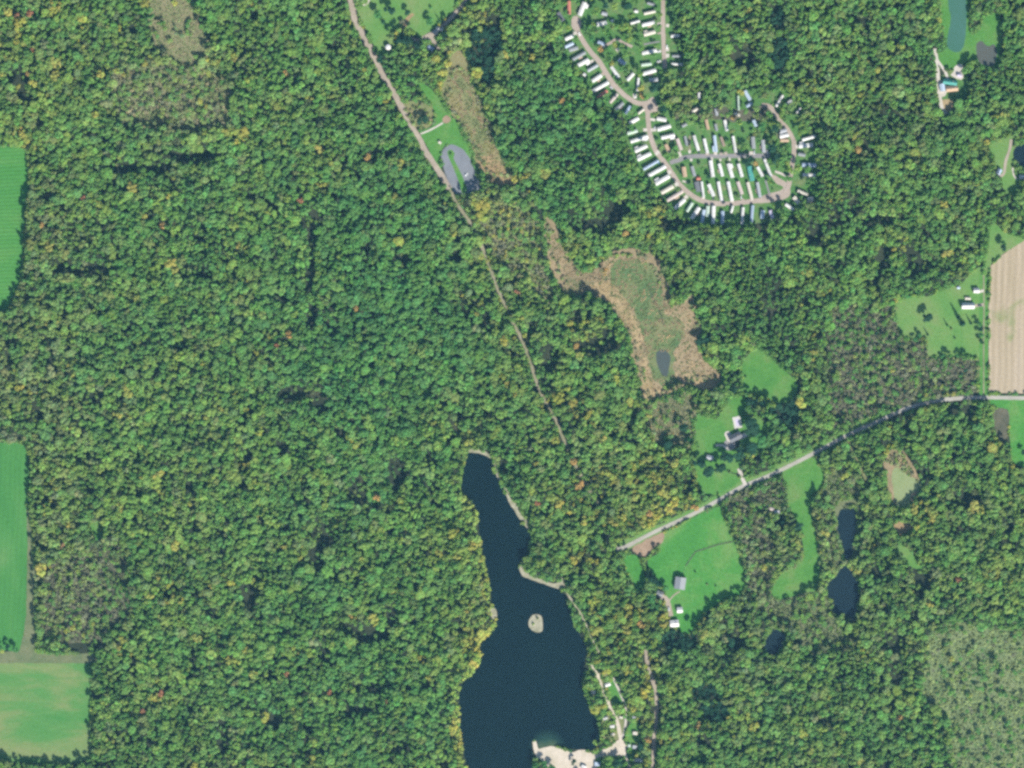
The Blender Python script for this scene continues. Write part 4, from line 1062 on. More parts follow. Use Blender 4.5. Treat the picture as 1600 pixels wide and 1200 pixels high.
def spruce_crown(seed, R, H, base, tiers, per, leaf):
    r = np.random.default_rng(seed)
    Q, T = [], []
    for k in range(tiers):
        f = k / (tiers - 1)
        z = base + (H - base) * f
        rr = R * (1 - f) ** .85 + .15
        m = max(4, int(per * (1 - f) + 5))
        az = r.uniform(0, 2 * math.pi, m)
        rad = rr * r.uniform(.45, 1.05, m)
        cen = np.stack([np.cos(az) * rad, np.sin(az) * rad, z - .28 * rad + r.uniform(-.3, .3, m)], 1)
        nr = np.stack([np.cos(az) * .55, np.sin(az) * .55, np.full(m, .85)], 1) + r.normal(size=(m, 3)) * .2
        Q.append(cards(cen, nr, leaf * r.uniform(.7, 1.2, m), r))
        T.append(r.uniform(.8, 1.2, size=(m, 1)) * np.ones((1, 3)))
    return np.concatenate(Q), np.concatenate(T)


def brush_crown(seed, R, H, n, leaf, bare):
    r = np.random.default_rng(seed)
    d = r.normal(size=(n, 3))
    d /= np.linalg.norm(d, axis=1, keepdims=True)
    d[:, 2] = np.abs(d[:, 2])
    cen = d * r.uniform(.35, 1.05, size=(n, 1)) * np.array([R, R, H * .85])
    cen[:, 2] += .1 * H
    nr = d + r.normal(size=(n, 3)) * (.9 if bare else .5) + np.array([0, 0, .2])
    q = cards(cen, nr, leaf * r.uniform(.6, 1.3, n), r, .45 if bare else 1.0)
    return q, r.uniform(.7, 1.25, size=(n, 1)) * np.ones((1, 3))


def trunk_mesh(name, H, r0, limbs, seed):
    """tapered trunk with forking limbs, one connected surface per stem"""
    r = np.random.default_rng(seed)
    V, F = [], []

    def tube(pts, rads, n=6):
        b = len(V)
        for p, q in zip(pts, rads):
            for i in range(n):
                a = 2 * math.pi * i / n
                V.append((p[0] + q * math.cos(a), p[1] + q * math.sin(a), p[2]))
        for k in range(len(pts) - 1):
            for i in range(n):
                F.append((b + k * n + i, b + k * n + (i + 1) % n, b + (k + 1) * n + (i + 1) % n, b + (k + 1) * n + i))
        F.append(tuple(b + (len(pts) - 1) * n + i for i in range(n)))
    tube([(0, 0, 0), (.05, .02, H * .3), (-.04, .05, H * .6), (.03, 0, H * .88)], [r0, r0 * .72, r0 * .45, r0 * .15])
    for k in range(limbs):
        a = 2 * math.pi * k / limbs + r.uniform(-.3, .3)
        z = H * r.uniform(.3, .55)
        l = H * r.uniform(.16, .24)
        tube([(0, 0, z), (math.cos(a) * l * .5, math.sin(a) * l * .5, z + l * .55), (math.cos(a) * l, math.sin(a) * l, z + l * 1.2)], [r0 * .42, r0 * .28, r0 * .1], 5)
    return mesh_of(name, V, F, BARK, True)


R0, H0 = 4.2, 14.0
PROTO = []          # (quads, tones) of every tree form; 0-5 broad, 6-7 spruce, 8-9 leafy shrub, 10-11 bare brush
for s in range(6):
    PROTO.append(broad_crown(100 + s, R0, H0, (4.5, 4.0, 5.0, 3.6, 4.4, 4.8)[s], (12, 10, 14, 11, 13, 9)[s], 62, (.64, .70, .60, .67, .62, .74)[s]))
for s in range(2):
    PROTO.append(spruce_crown(200 + s, R0 * .8, H0, 1.2, 13, 30, .72))
for s in range(2):
    PROTO.append(brush_crown(300 + s, R0, H0 * .9, 130, .9, False))
for s in range(2):
    PROTO.append(brush_crown(400 + s, R0, H0 * .95, 120, .8, True))
MASS_ME = [foliage_mesh("crown", q, t, LEAF_MASS) for q, t in PROTO]
ONE_ME = [foliage_mesh("crown", q, t, LEAF_ONE) for q, t in PROTO]
TRUNK_ME = [trunk_mesh("trunk", H0, .34, 4, 1), trunk_mesh("trunk", H0, .30, 5, 2), trunk_mesh("trunk", H0, .26, 0, 3)]

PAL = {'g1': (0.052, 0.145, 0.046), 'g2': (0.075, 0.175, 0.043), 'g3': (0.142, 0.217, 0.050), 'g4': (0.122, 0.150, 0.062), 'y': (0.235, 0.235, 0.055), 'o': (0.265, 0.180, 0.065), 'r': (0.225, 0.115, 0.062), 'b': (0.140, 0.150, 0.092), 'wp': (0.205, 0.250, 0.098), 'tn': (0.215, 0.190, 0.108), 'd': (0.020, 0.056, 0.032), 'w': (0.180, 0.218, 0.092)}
KEYS = ['g1', 'g2', 'g3', 'g4', 'y', 'o', 'r', 'b', 'w']
BASE = np.array([.22, .34, .24, .13, .040, .008, .0015, .03, .0])
# (x, y, rx, ry, weights over KEYS): how the woods change colour over the map
BLOBS = [
    (580, 470, 110, 190, [.85, .45, .06, .03, .01, .004, .0, .0, 0]), (880, 250, 90, 110, [.75, .50, .10, .05, .02, .004, 0, .02, 0]),
    (620, 700, 120, 90, [.40, .55, .25, .06, .02, .01, 0, .01, 0]), (700, 880, 60, 160, [.12, .35, .70, .08, .18, .02, .003, .01, 0]),
    (740, 850, 18, 180, [.05, .15, .75, .05, .75, .02, 0, 0, .1]), (735, 1090, 22, 90, [.10, .30, .70, .05, .45, .02, 0, 0, 0]),
    (60, 110, 130, 110, [.15, .30, .35, .22, .14, .06, .05, .06, 0]), (270, 150, 80, 60, [.05, .15, .20, .55, .12, .03, .01, .40, .3]),
    (60, 400, 60, 90, [.06, .14, .20, .60, .05, .01, 0, .32, .1]), (60, 590, 70, 110, [.06, .16, .22, .60, .06, .01, .003, .25, .1]),
    (100, 720, 50, 60, [.10, .20, .25, .5, .05, 0, 0, .2, 0]), (100, 900, 60, 80, [.06, .10, .20, .45, .10, .03, .02, .45, .1]), (300, 760, 140, 140, [.12, .35, .40, .20, .10, .03, .006, .04, 0]),
    (280, 420, 140, 130, [.20, .38, .28, .22, .04, .01, .006, .03, 0]), (430, 200, 110, 150, [.18, .36, .36, .12, .08, .025, .008, .05, 0]),
    (300, 1080, 160, 110, [.22, .36, .36, .15, .07, .025, .012, .03, 0]), (560, 1050, 150, 120, [.40, .50, .22, .06, .05, .015, .006, .01, 0]),
    (900, 760, 70, 90, [.28, .32, .25, .10, .22, .10, .02, .05, 0]), (960, 690, 60, 60, [.12, .22, .38, .18, .20, .03, .01, .12, 0]), (1000, 770, 60, 50, [.08, .16, .38, .12, .45, .10, .01, .10, 0]),
    (980, 950, 55, 130, [.16, .32, .36, .08, .34, .10, .01, .03, 0]), (960, 1010, 40, 80, [.18, .30, .40, .06, .22, .05, 0, .02, 0]),
    (790, 380, 50, 70, [.08, .18, .30, .25, .30, .04, .01, .25, .1]), (760, 320, 40, 30, [.03, .08, .15, .35, .30, .08, .01, .45, .2]), (730, 80, 40, 60, [.05, .12, .32, .30, .38, .03, 0, .12, .1]),
    (870, 520, 70, 110, [.20, .30, .36, .10, .18, .04, .01, .10, 0]), (930, 570, 60, 60, [.20, .36, .42, .06, .10, .02, 0, .02, 0]), (970, 370, 70, 30, [.10, .20, .40, .12, .30, .08, .02, .15, 0]),
    (1200, 430, 120, 110, [.22, .50, .42, .10, .04, .008, .003, .02, 0]), (1340, 300, 110, 110, [.22, .46, .34, .14, .05, .012, .003, .04, 0]), (1370, 160, 90, 110, [.12, .30, .30, .38, .06, .015, .004, .12, .05]),
    (1450, 400, 90, 60, [.24, .42, .34, .10, .07, .012, 0, .02, 0]), (1130, 90, 70, 90, [.22, .36, .42, .16, .06, .008, 0, .04, 0]), (1140, 180, 110, 25, [.06, .14, .35, .42, .05, .008, 0, .20, .30]),
    (1460, 700, 100, 90, [.26, .42, .34, .14, .10, .01, 0, .03, 0]), (1520, 830, 90, 80, [.18, .34, .52, .16, .10, .01, 0, .02, .1]), (1420, 980, 100, 60, [.16, .28, .36, .34, .09, .015, .008, .08, .1]),
    (1250, 1120, 150, 90, [.20, .36, .36, .24, .07, .012, .003, .05, .05]), (1060, 1130, 60, 80, [.28, .44, .36, .10, .10, .01, 0, .01, 0]), (1130, 1020, 80, 50, [.10, .20, .26, .42, .10, .02, 0, .28, .1]),
    (1190, 850, 60, 70, [.15, .2, .2, .4, .04, 0, 0, .35, .1]), (1300, 850, 50, 80, [.1, .2, .25, .45, .10, .02, 0, .2, .15]), (1290, 600, 40, 80, [.2, .3, .35, .25, .06, 0, 0, .1, 0]), (1520, 60, 80, 80, [.35, .42, .26, .1, .04, 0, .004, .03, 0]), (1560, 200, 60, 120, [.2, .4, .35, .2, .05, 0, 0, .05, 0]),
    (930, 440, 30, 40, [.5, .4, .2, .1, .1, .03, 0, .05, 0]), (1010, 1080, 20, 60, [.05, .2, .5, .1, .6, .2, 0, 0, 0]),
]
# (x, y, rx, ry): openings where the wood drops to low growth lying in shade
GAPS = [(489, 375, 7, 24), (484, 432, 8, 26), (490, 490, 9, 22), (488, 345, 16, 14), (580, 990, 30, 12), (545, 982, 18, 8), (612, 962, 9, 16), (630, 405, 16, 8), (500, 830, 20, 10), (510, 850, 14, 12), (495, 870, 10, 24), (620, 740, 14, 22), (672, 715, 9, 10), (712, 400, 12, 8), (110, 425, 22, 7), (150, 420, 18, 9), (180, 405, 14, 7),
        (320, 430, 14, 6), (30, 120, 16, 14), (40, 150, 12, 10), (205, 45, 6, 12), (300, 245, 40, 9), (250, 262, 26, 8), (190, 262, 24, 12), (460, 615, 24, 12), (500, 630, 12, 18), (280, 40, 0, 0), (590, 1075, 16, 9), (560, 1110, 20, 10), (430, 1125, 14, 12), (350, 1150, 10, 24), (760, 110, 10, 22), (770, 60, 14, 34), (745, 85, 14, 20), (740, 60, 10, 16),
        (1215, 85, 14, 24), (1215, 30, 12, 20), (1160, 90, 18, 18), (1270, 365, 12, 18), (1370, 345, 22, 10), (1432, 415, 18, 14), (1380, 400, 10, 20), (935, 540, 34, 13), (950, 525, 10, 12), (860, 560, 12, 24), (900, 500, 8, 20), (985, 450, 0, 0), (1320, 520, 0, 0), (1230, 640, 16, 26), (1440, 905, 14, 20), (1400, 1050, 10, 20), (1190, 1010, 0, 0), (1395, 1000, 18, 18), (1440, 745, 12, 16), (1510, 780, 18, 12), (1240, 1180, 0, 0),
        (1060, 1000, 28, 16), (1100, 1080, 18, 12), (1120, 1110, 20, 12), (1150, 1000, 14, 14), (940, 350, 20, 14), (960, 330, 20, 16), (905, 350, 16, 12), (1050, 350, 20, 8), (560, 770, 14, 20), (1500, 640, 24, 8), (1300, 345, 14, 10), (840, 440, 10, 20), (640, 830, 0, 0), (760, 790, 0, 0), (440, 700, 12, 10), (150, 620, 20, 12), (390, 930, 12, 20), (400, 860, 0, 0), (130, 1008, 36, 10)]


_LW = np.array([(p.x, p.y) for p in spline([tuple(map(float, p)) for p in LAKE_W], False, 4.0, False)])


def shore_d(x, y):
    return float(np.sqrt(((_LW - np.array([x, y])) ** 2).sum(1).min()))


def kf(x, y, x0, y0, rx, ry):
    return math.exp(-(((x - x0) / rx) ** 2 + ((y - y0) / ry) ** 2)) if rx > 0 else 0.0


ORDER = [0, 1, 7, 3, 2, 8, 4, 5, 6]          # from the dark greens over bare and olive to yellow, orange, red
PALM = np.array([PAL[k] for k in KEYS])


def pick_color(x, y, r):
    w = BASE.copy() * 0.6
    shore = 1.0
    for (bx, by, rx, ry, ww) in BLOBS:
        if abs(x - bx) < rx * 2.3 and abs(y - by) < ry * 2.3:
            w = w + np.array(ww) * 1.6 * kf(x, y, bx, by, rx, ry)
    w[3] *= .55; w[7] *= .5; w[1] *= 1.25; w[2] *= 1.2; w[5] *= .35; w[6] *= .12; w[4] *= 1.15
    if x < 790 and y > 770:
        sd = shore_d(x, y)
        if sd < 13:
            w = w * .12
            w[2] += .7; w[4] += .75; w[8] += .1
            shore = 1.18
    # kinds of tree keep company: the draw follows slow drifts over the ground
    q = .62 * noise.noise(Vector((x * .017, y * .017, 4.0))) + .62 * noise.noise(Vector((x * .05, y * .05, 14.0))) + r.normal() * .22
    u = .5 * (1 + math.erf(q / .42 / 1.414))
    ws = w[ORDER]
    k = KEYS[ORDER[min(int(np.searchsorted(np.cumsum(ws) / ws.sum(), u)), len(ORDER) - 1)]]
    mean = (w[:, None] * PALM).sum(0) / w.sum()
    own = .8 if k in 'yor' else .5
    c = (np.array(PAL[k]) * own + mean * (1 - own)) * r.uniform(.86, 1.14) * shore * (1 + .17 * noise.noise(Vector((x * .032, y * .032, 140))) + .14 * noise.noise(Vector((x * .012, y * .012, 150))))
    c = c * np.array([r.uniform(.88, 1.12), 1.0, r.uniform(.85, 1.15)])
    return k, c


# distance (map units) from open ground
for (cx, cy, hl, hw, a) in footprints:
    ex, ey = (math.cos(a), math.sin(a)), (-math.sin(a), math.cos(a))
    np.logical_or(no_tree, raster([(cx + ex[0] * sx * (hl + 1.6) + ey[0] * sy * (hw + 1.6), cy + ex[1] * sx * (hl + 1.6) + ey[1] * sy * (hw + 1.6)) for sx, sy in ((-1, -1), (1, -1), (1, 1), (-1, 1))]), out=no_tree)
dist = np.full(no_tree.shape, 12, np.int16)
cur = no_tree.copy()
dist[cur] = 0
for k in range(1, 12):
    nx = cur.copy()
    nx[1:] |= cur[:-1]; nx[:-1] |= cur[1:]; nx[:, 1:] |= cur[:, :-1]; nx[:, :-1] |= cur[:, 1:]
    if k % 2 == 0:
        nx[1:, 1:] |= cur[:-1, :-1]; nx[:-1, :-1] |= cur[1:, 1:]; nx[1:, :-1] |= cur[:-1, 1:]; nx[:-1, 1:] |= cur[1:, :-1]
    dist[nx & ~cur] = k
    cur = nx
scrub_r = {k: raster(v) for k, v in SCRUB.items()}
park_r = raster(PARK)


def cell(x, y):
    return min(max(int(y - YO), 0), GH - 1), min(max(int(x - XO), 0), GW - 1)


TREES = []          # [x, y, crown diameter (map units), height (m), form, colour key, colour]
grid = {}
CS = 12.0


def fits(x, y, d, pack):
    gx, gy = int(x // CS), int(y // CS)
    for i in range(gx - 1, gx + 2):
        for j in range(gy - 1, gy + 2):
            for k in grid.get((i, j), ()):
                t = TREES[k]
                s = (t[2] + d) * .5 * pack
                if (t[0] - x) ** 2 + (t[1] - y) ** 2 < s * s: return False
    return True


def add_tree(x, y, d, h, form, key, c):
    grid.setdefault((int(x // CS), int(y // CS)), []).append(len(TREES))
    TREES.append([x, y, d, h, form, key, c])


HAND = [  # x, y, diameter, height m, form, colour key, label
    (1447.5, 497, 14, 14, 0, 'd', "big dark round tree alone on the lawn west of the long white house"),
    (1503.5, 506, 11, 24, 6, 'd', "tallest dark spruce on the lawn south of the long white house"),
    (1497.5, 497, 8, 17, 7, 'd', "dark spruce just northwest of the tallest one on the eastern lawn"),
    (1517, 505, 6, 11, 6, 'd', "small dark spruce east of the tallest one on the eastern lawn"),
    (1480.5, 509, 5, 10, 7, 'g1', "slim spruce standing between the big round tree and tallest spruce"),
    (1486.5, 514, 4.5, 4, 8, 'g4', "grey-green bush beside the slim spruce on the eastern lawn"),
    (1491.5, 528, 4, 3.5, 8, 'd', "small dark bush alone in the middle of the eastern lawn"),
    (1449.5, 523, 5, 10, 7, 'd', "slim dark conifer at the lawn's edge by the grey scrub"),
    (1437, 525, 7, 9, 1, 'g1', "green tree at the scrub corner west of the slim dark conifer"),
    (1429, 531, 7, 8, 2, 'g1', "westernmost tree of the clump at the scrub corner"),
    (1530.5, 507, 7, 10, 1, 'g1', "northernmost tree of the row along the narrow farm lane"),
    (1531.5, 515, 7, 11, 2, 'd', "second tree from the north in the farm lane row"),
    (1532, 524, 7, 11, 3, 'g1', "third tree from the north in the farm lane row"),
    (1532.5, 533, 7, 9, 4, 'd', "southernmost tree of the row along the narrow farm lane"),
    (1520, 496, 4, 3, 8, 'g1', "little bush south of the long white house's east end"),
    (1472, 557, 6, 6, 1, 'g1', "westernmost bush of the hedge row closing the eastern lawn"),
    (1484, 556, 6, 6, 2, 'g2', "second bush from the west in the lawn's closing hedge"),
    (1496, 555.5, 6, 6, 3, 'g1', "third bush from the west in the lawn's closing hedge"),
    (1508, 555, 6, 6, 4, 'g2', "easternmost bush of the hedge row closing the eastern lawn"),
    (1433, 455, 8, 10, 0, 'g1', "dark green tree pushing out of the forest onto the eastern lawn"),
    (1417, 463, 8, 9, 1, 'g1', "green tree at the northwest corner of the eastern lawn"),
    (1566, 388, 9, 13, 3, 'd', "dark tree alone at the harvested field's rounded corner"),
    (1567, 380, 7, 11, 4, 'g1', "smaller tree behind the dark one at the field corner"),
    (1598, 706, 8, 9, 0, 'd', "dark tree alone on the green field at the eastern edge"),
    (1174, 668, 25, 17, 0, 'd', "large dark tree east of the covered pool"),
    (1188, 688, 19, 15, 1, 'g1', "dark green tree east of the farmhouse wing"),
    (1173, 700, 19, 15, 2, 'd', "dark tree southeast of the farmhouse"),
    (1154, 708, 18, 14, 3, 'd', "dark tree directly south of the farmhouse"),
    (1139, 715, 14, 15, 2, 'd', "dark tree between the farmhouse drive and the pale shed"),
    (1124, 731, 16, 16, 0, 'd', "dark tree southeast of the pale shed"),
    (1107, 737, 16, 16, 3, 'd', "dark tree directly south of the pale shed"),
    (1092, 724, 15, 16, 1, 'd', "dark tree west of the pale shed"),
    (1130, 714, 13, 15, 5, 'd', "dark tree east of the pale shed"),
    (1113, 739, 6, 6, 8, 'g1', "green bush south of the dark trees by the pale shed"),
    (1146, 608, 11, 14, 0, 'd', "dark tree at the marsh corner north of the farmhouse lawn"),
    (1174, 628, 14, 13, 1, 'd', "westernmost dark tree of the row below the round meadow"),
    (1190, 632, 12, 12, 2, 'd', "middle dark tree of the row below the round meadow"),
    (1204, 640, 12, 12, 3, 'd', "easternmost dark tree of the row below the round meadow"),
    (1165, 588, 4, 3.5, 8, 'd', "small dark bush at the round meadow's west side"),
    (1068, 668, 13, 14, 0, 'd', "dark tree standing in the brown brush west of the farmhouse lawn"),
    (1076, 688, 12, 11, 1, 'g1', "green tree south of the one in the brown brush"),
    (1043, 696, 15, 13, 2, 'd', "round dark tree at the brown brush's southern corner"),
    (1092, 533, 14, 13, 0, 'd', "dark tree jutting into the marsh's eastern side"),
    (1104, 530, 12, 12, 1, 'd', "dark tree just east of the one jutting into the marsh"),
    (590, 23, 12, 13, 0, 'g1', "northern tree on the lawn east of the main road"),
    (599, 35, 8, 16, 6, 'd', "dark spruce on the lawn east of the main road"),
    (609, 17, 14, 13, 1, 'd', "broad dark tree in the middle of the roadside lawn"),
    (637, 20, 8, 10, 2, 'd', "dark round tree beside the tan patch on the roadside lawn"),
    (628, 34, 7, 6, 3, 'b', "brown leaved tree below the tan patch on the roadside lawn"),
    (673, 12, 6, 5, 8, 'g1', "small bush on the lawn north of the dirt drive"),
    (672, 34, 11, 11, 3, 'g1', "green tree on the lawn west of the dirt drive"),
    (687, 33, 5, 11, 7, 'd', "slim spruce beside the end of the dirt drive"),
    (637, 66, 16, 18, 0, 'd', "big dark tree between the white tank and the grey house"),
    (650, 72, 13, 17, 1, 'd', "dark tree east of the big one near the white tank"),
    (625, 64, 11, 15, 2, 'd', "dark tree just east of the white tank"),
    (594, 93, 11, 13, 3, 'd', "dark tree south of the white tank by the main road"),
    (694, 56, 9, 13, 4, 'd', "dark tree behind the grey shaded house"),
    (661, 188, 14, 11, 4, 'd', "dark tree alone in the rough roadside meadow"),
    (704.5, 241, 6, 4, 8, 'g2', "round bush inside the paved loop's grass island"),
    (1018, 904, 12, 15, 0, 'd', "northernmost dark tree of the three west of the grey barn"),
    (1027, 911, 11, 15, 1, 'd', "middle dark tree of the three west of the grey barn"),
    (1040, 918, 9, 10, 2, 'g1', "southernmost dark tree of the three west of the grey barn"),
    (1017, 935, 14, 14, 3, 'g1', "dark green tree west of the shaded grey cottage"),
    (1024, 948, 12, 13, 4, 'g1', "dark green tree southwest of the shaded grey cottage"),
    (1032, 957, 8, 9, 1, 'd', "dark tree beside the dirt yard's west side"),
    (1086, 893, 3.5, 3, 8, 'd', "tiny bush in the pasture northeast of the barn"),
    (1118, 915, 3.5, 3, 8, 'd', "tiny bush far out in the pasture east of the barn"),
    (1105, 913, 4, 3, 9, 'g4', "low grey bush in the pasture east of the barn"),
    (1246, 822, 15, 14, 0, 'd', "dark tree in the bend of the strip meadow"),
    (1222, 815, 14, 15, 6, 'd', "dark spruce south of the two pale sheds"),
    (1182, 765, 8, 8, 1, 'g2', "small tree beside the country road's southern verge"),
    (833, 975, 5, 4, 8, 'g3', "yellow-green bush on the west half of the island"),
    (840, 966, 5, 4.5, 8, 'g4', "olive bush at the island's northern end"),
    (838, 1195, 11, 11, 0, 'g1', "dark green tree at the beach's southwest corner"),
    (851, 1194, 11, 11, 1, 'g1', "green tree just east of the beach's southwest corner"),
    (863, 1200, 11, 11, 2, 'g1', "green tree on the bottom edge below the beach"),
    (965, 1191, 14, 12, 0, 'd', "round dark tree inside the lakeside lane junction"),
    (948, 1182, 5, 5, 8, 'd', "dark bush at the sandy junction's southern side"),
    (896, 1190, 8, 8, 1, 'd', "dark tree in the middle of the sand beach"),
    (891, 1173, 6, 5, 8, 'g1', "green bush where sand meets water midway along the beach"),
    (1001, 1166, 12, 12, 2, 'd', "round dark tree east of the light grey camper"),
    (930, 1160, 8, 7, 3, 'g3', "yellow-green tree on the point between beach and eastern shore"),
    (2, 1012, 9, 11, 0, 'g1', "tree at the western end of the hedge between the fields"),
    (13, 1011, 9, 10, 1, 'd', "second tree from the west in the hedge between the fields"),
    (24, 1014, 9, 10, 2, 'g1', "third tree from the west in the hedge between the fields"),
    (937, 77, 10, 9, 0, 'o', "orange tree beside the main park street at the inner drive"),
    (925, 62, 10, 11, 1, 'g1', "dark green tree east of the main park street's top bend"),
    (956, 100, 7, 8, 2, 'y', "yellow tree beside the blue-grey home inside the park"),
    (971, 44, 10, 9, 3, 'g3', "yellow-green tree above the looping inner drive"),
    (984, 48, 10, 10, 4, 'g3', "yellow-green tree east of its twin above the inner drive"),
    (975, 58, 9, 9, 5, 'g2', "green tree at the inner drive's bend"),
    (960, 10, 11, 11, 0, 'g3', "yellow-green tree at the park's northern edge"),
    (945, 8, 11, 12, 1, 'd', "dark tree at the park's northern edge"),
    (981, 10, 12, 13, 2, 'd', "dark tree west of the white shed at the park's northern edge"),
    (1001, 138, 9, 8, 3, 'y', "yellowing tree beside the slim white home above the fork"),
    (1003, 150, 9, 8, 4, 'o', "orange tinged tree in the angle of the fork"),
    (1022, 138, 15, 15, 0, 'd', "big dark tree north of the fork's sandy triangle"),
    (1038, 145, 12, 12, 1, 'g3', "yellow-green tree northeast of the fork's sandy triangle"),
    (1035, 172, 12, 14, 2, 'd', "dark tree just east of the fork"),
    (1046, 166, 11, 12, 3, 'g3', "yellow-green tree east of the fork"),
    (1165, 254, 13, 14, 0, 'd', "big dark tree shading the grey cross street"),
    (1171, 248, 11, 13, 1, 'd', "dark tree beside the big one shading the cross street"),
    (1180, 256, 7, 7, 2, 'o', "orange tinged tree next to the teal roofed home"),
    (1205, 232, 13, 13, 3, 'd', "dark tree at the cross street's east end"),
    (1212, 248, 13, 13, 4, 'd', "dark tree south of the cross street's east end"),
    (1228, 258, 12, 10, 5, 'g3', "bright green tree west of the park's eastern street"),
    (1210, 202, 12, 12, 0, 'd', "dark tree west of the tan roofed home"),
    (1190, 198, 12, 12, 1, 'g1', "dark green tree above the light grey home"),
    (1252, 199, 11, 10, 2, 'g3', "bright green tree at the park's northeast corner"),
    (1231, 232, 7, 7, 3, 'g2', "green tree on the grass inside the eastern street"),
    (1261, 265, 9, 9, 4, 'g2', "green tree between two homes on the park's eastern edge"),
    (1107, 276, 8, 7, 0, 'd', "dark bush tree behind the white homes of the middle row"),
    (1062, 268, 6, 7, 1, 'd', "dark tree west of the tan roofed home in the middle row"),
    (1055, 232, 9, 8, 2, 'g2', "green tree west of a decked pinkish home"),
    (1145, 183, 8, 5, 3, 'o', "small orange shrub among the park's northeast trees"),
    (1157, 145, 9, 9, 4, 'y', "bright yellow tree at the park's northern wood"),
    (888, 45, 9, 10, 5, 'g3', "yellow-green tree west of the main street's top"),
    (960, 182, 9, 10, 0, 'd', "dark tree west of the park homes below the red one"),
    (1237, 268, 10, 9, 1, 'g3', "bright green tree overhanging the park's eastern street at its narrowest"),
    (1233, 280, 8, 8, 2, 'g2', "green tree at the sandy southeast bend of the park"),
    (1222, 181, 11, 11, 3, 'g3', "yellow-green tree beside the park's northeast street"),
    (1201, 180, 11, 11, 5, 'g2', "green tree inside the bend of the park's northeast street"),
    (987, 200, 9, 8, 1, 'g2', "green tree behind the white home below the fork"),
]
hand_n = len(HAND)
for (x, y, d, h, f, k, lab) in HAND:
    c = np.array(PAL[k]) * rng.uniform(.88, 1.12)
    add_tree(x, y, d, h, f, k, c)
# lone autumn trees standing out of the wood
AUTUMN = [(48, 22, 10, 'r', "bright red tree near the top left corner"), (27, 25, 8, 'r', "smaller red tree west of the bright red one in the top left corner"), (52, 78, 9, 'r', "red tree south of the two in the top left corner"), (46, 116, 9, 'o', "orange tree left of a big yellow one above the hay field"), (54, 132, 12, 'y', "big yellow tree in the wood north of the hay field"),
          (158, 117, 12, 'y', "golden tree at the thin grey wood's northwest"), (150, 180, 10, 'y', "yellow tree at the thin grey wood's western edge"), (130, 310, 8, 'r', "red tree in the wood northeast of the hay field"), (66, 352, 8, 'o', "orange-red tree just east of the hay field"), (255, 352, 9, 'o', "orange tree in the western wood below the thin grey wood"), (228, 338, 8, 'y', "golden tree west of an orange one in the western wood"),
          (448, 116, 10, 'o', "orange tree in the wood west of the white tank"), (574, 246, 10, 'o', "orange tree in the wood west of the paved loop"), (470, 313, 9, 'r', "reddish tree in the wood left of the smooth green stand"), (433, 540, 7, 'r', "slim red tree at the smooth green stand's western shadow"), (452, 522, 10, 'o', "tan-orange tree just above the slim red one"), (556, 482, 8, 'o', "small orange tree in the smooth green stand"),
          (590, 778, 10, 'o', "orange tree west of the lake's northern half"), (448, 1052, 9, 'r', "red tree in the southern wood west of the lake"), (604, 1096, 8, 'r', "red tree nearest the lake's southwest bay"), (515, 1080, 7, 'r', "reddish tree between two others in the southern wood"), (252, 1082, 9, 'r', "orange-red tree in the wood east of the pale field"), (224, 1110, 8, 'r', "red tree southeast of the pale field's top edge"),
          (895, 720, 11, 'o', "orange tree east of the forest track above the crossroad"), (905, 758, 13, 'o', "golden orange tree beside the forest track's lower end"), (840, 785, 9, 'r', "red tree by the lake's northeastern bank"), (912, 813, 12, 'y', "golden tree in the wood north of the country road's end"), (980, 948, 12, 'y', "golden tree in the wood east of the lake"), (1001, 975, 11, 'o', "orange tree in the wood west of the dirt yard"),
          (1085, 793, 10, 'o', "orange tree on the country road's northern verge"), (1496, 905, 9, 'r', "bright red tree in the southeastern wood"), (1405, 1120, 7, 'o', "small orange tree left of the pale scrub"), (1340, 235, 10, 'o', "orange-tan tree in the wood east of the trailer park"), (1370, 110, 10, 'y', "golden tree in the wood west of the woodland drive"), (808, 456, 8, 'r', "red tree at the marsh's western side beside the track"),
          (890, 505, 9, 'y', "golden tree in the wood between track and marsh"), (900, 540, 9, 'o', "orange tree south of the golden one between track and marsh"), (945, 425, 10, 'o', "orange tree at the marsh's northwestern notch"), (977, 365, 9, 'o', "orange tree in the wood just north of the marsh"), (877, 158, 9, 'o', "orange tree in the wood west of the trailer park"), (803, 280, 11, 'y', "golden tree at the tan meadow's southeastern tip"),
          (1090, 1132, 10, 'o', "orange tree in the wood east of the wood lane"), (1012, 1155, 9, 'o', "orange tree beside the wood lane near the bottom edge"), (700, 100, 12, 'y', "long golden tree at the strip meadow's northern end"), (682, 92, 11, 'y', "yellow tree west of the strip meadow's northern end"), (1540, 223, 9, 'y', "yellow tree at the northern edge of the eastern cottage's lawn")]
for (x, y, d, k, lab) in AUTUMN:
    add_tree(x, y, d, rng.uniform(13, 16), int(rng.integers(0, 6)), k, np.array(PAL[k]) * rng.uniform(.9, 1.1))
LABELS = [h[6] for h in HAND] + [a[4] for a in AUTUMN]

# the woods: larger crowns first, then smaller ones in the gaps, then low growth
r = np.random.default_rng(5)


def canopy(x, y):
    """height of the wood's roof: slow swells and lower hollows"""
    return 14.0 + 3.0 * noise.noise(Vector((x * .011, y * .011, 40))) + 7.5 * noise.noise(Vector((x * .030, y * .032, 51))) + 4.0 * noise.noise(Vector((x * .080, y * .080, 62)))


def lot(x, y):
    q = math.sin(math.floor(x / 8) * 12.9898 + math.floor(y / 8) * 78.233) * 43758.5453
    return q - math.floor(q)


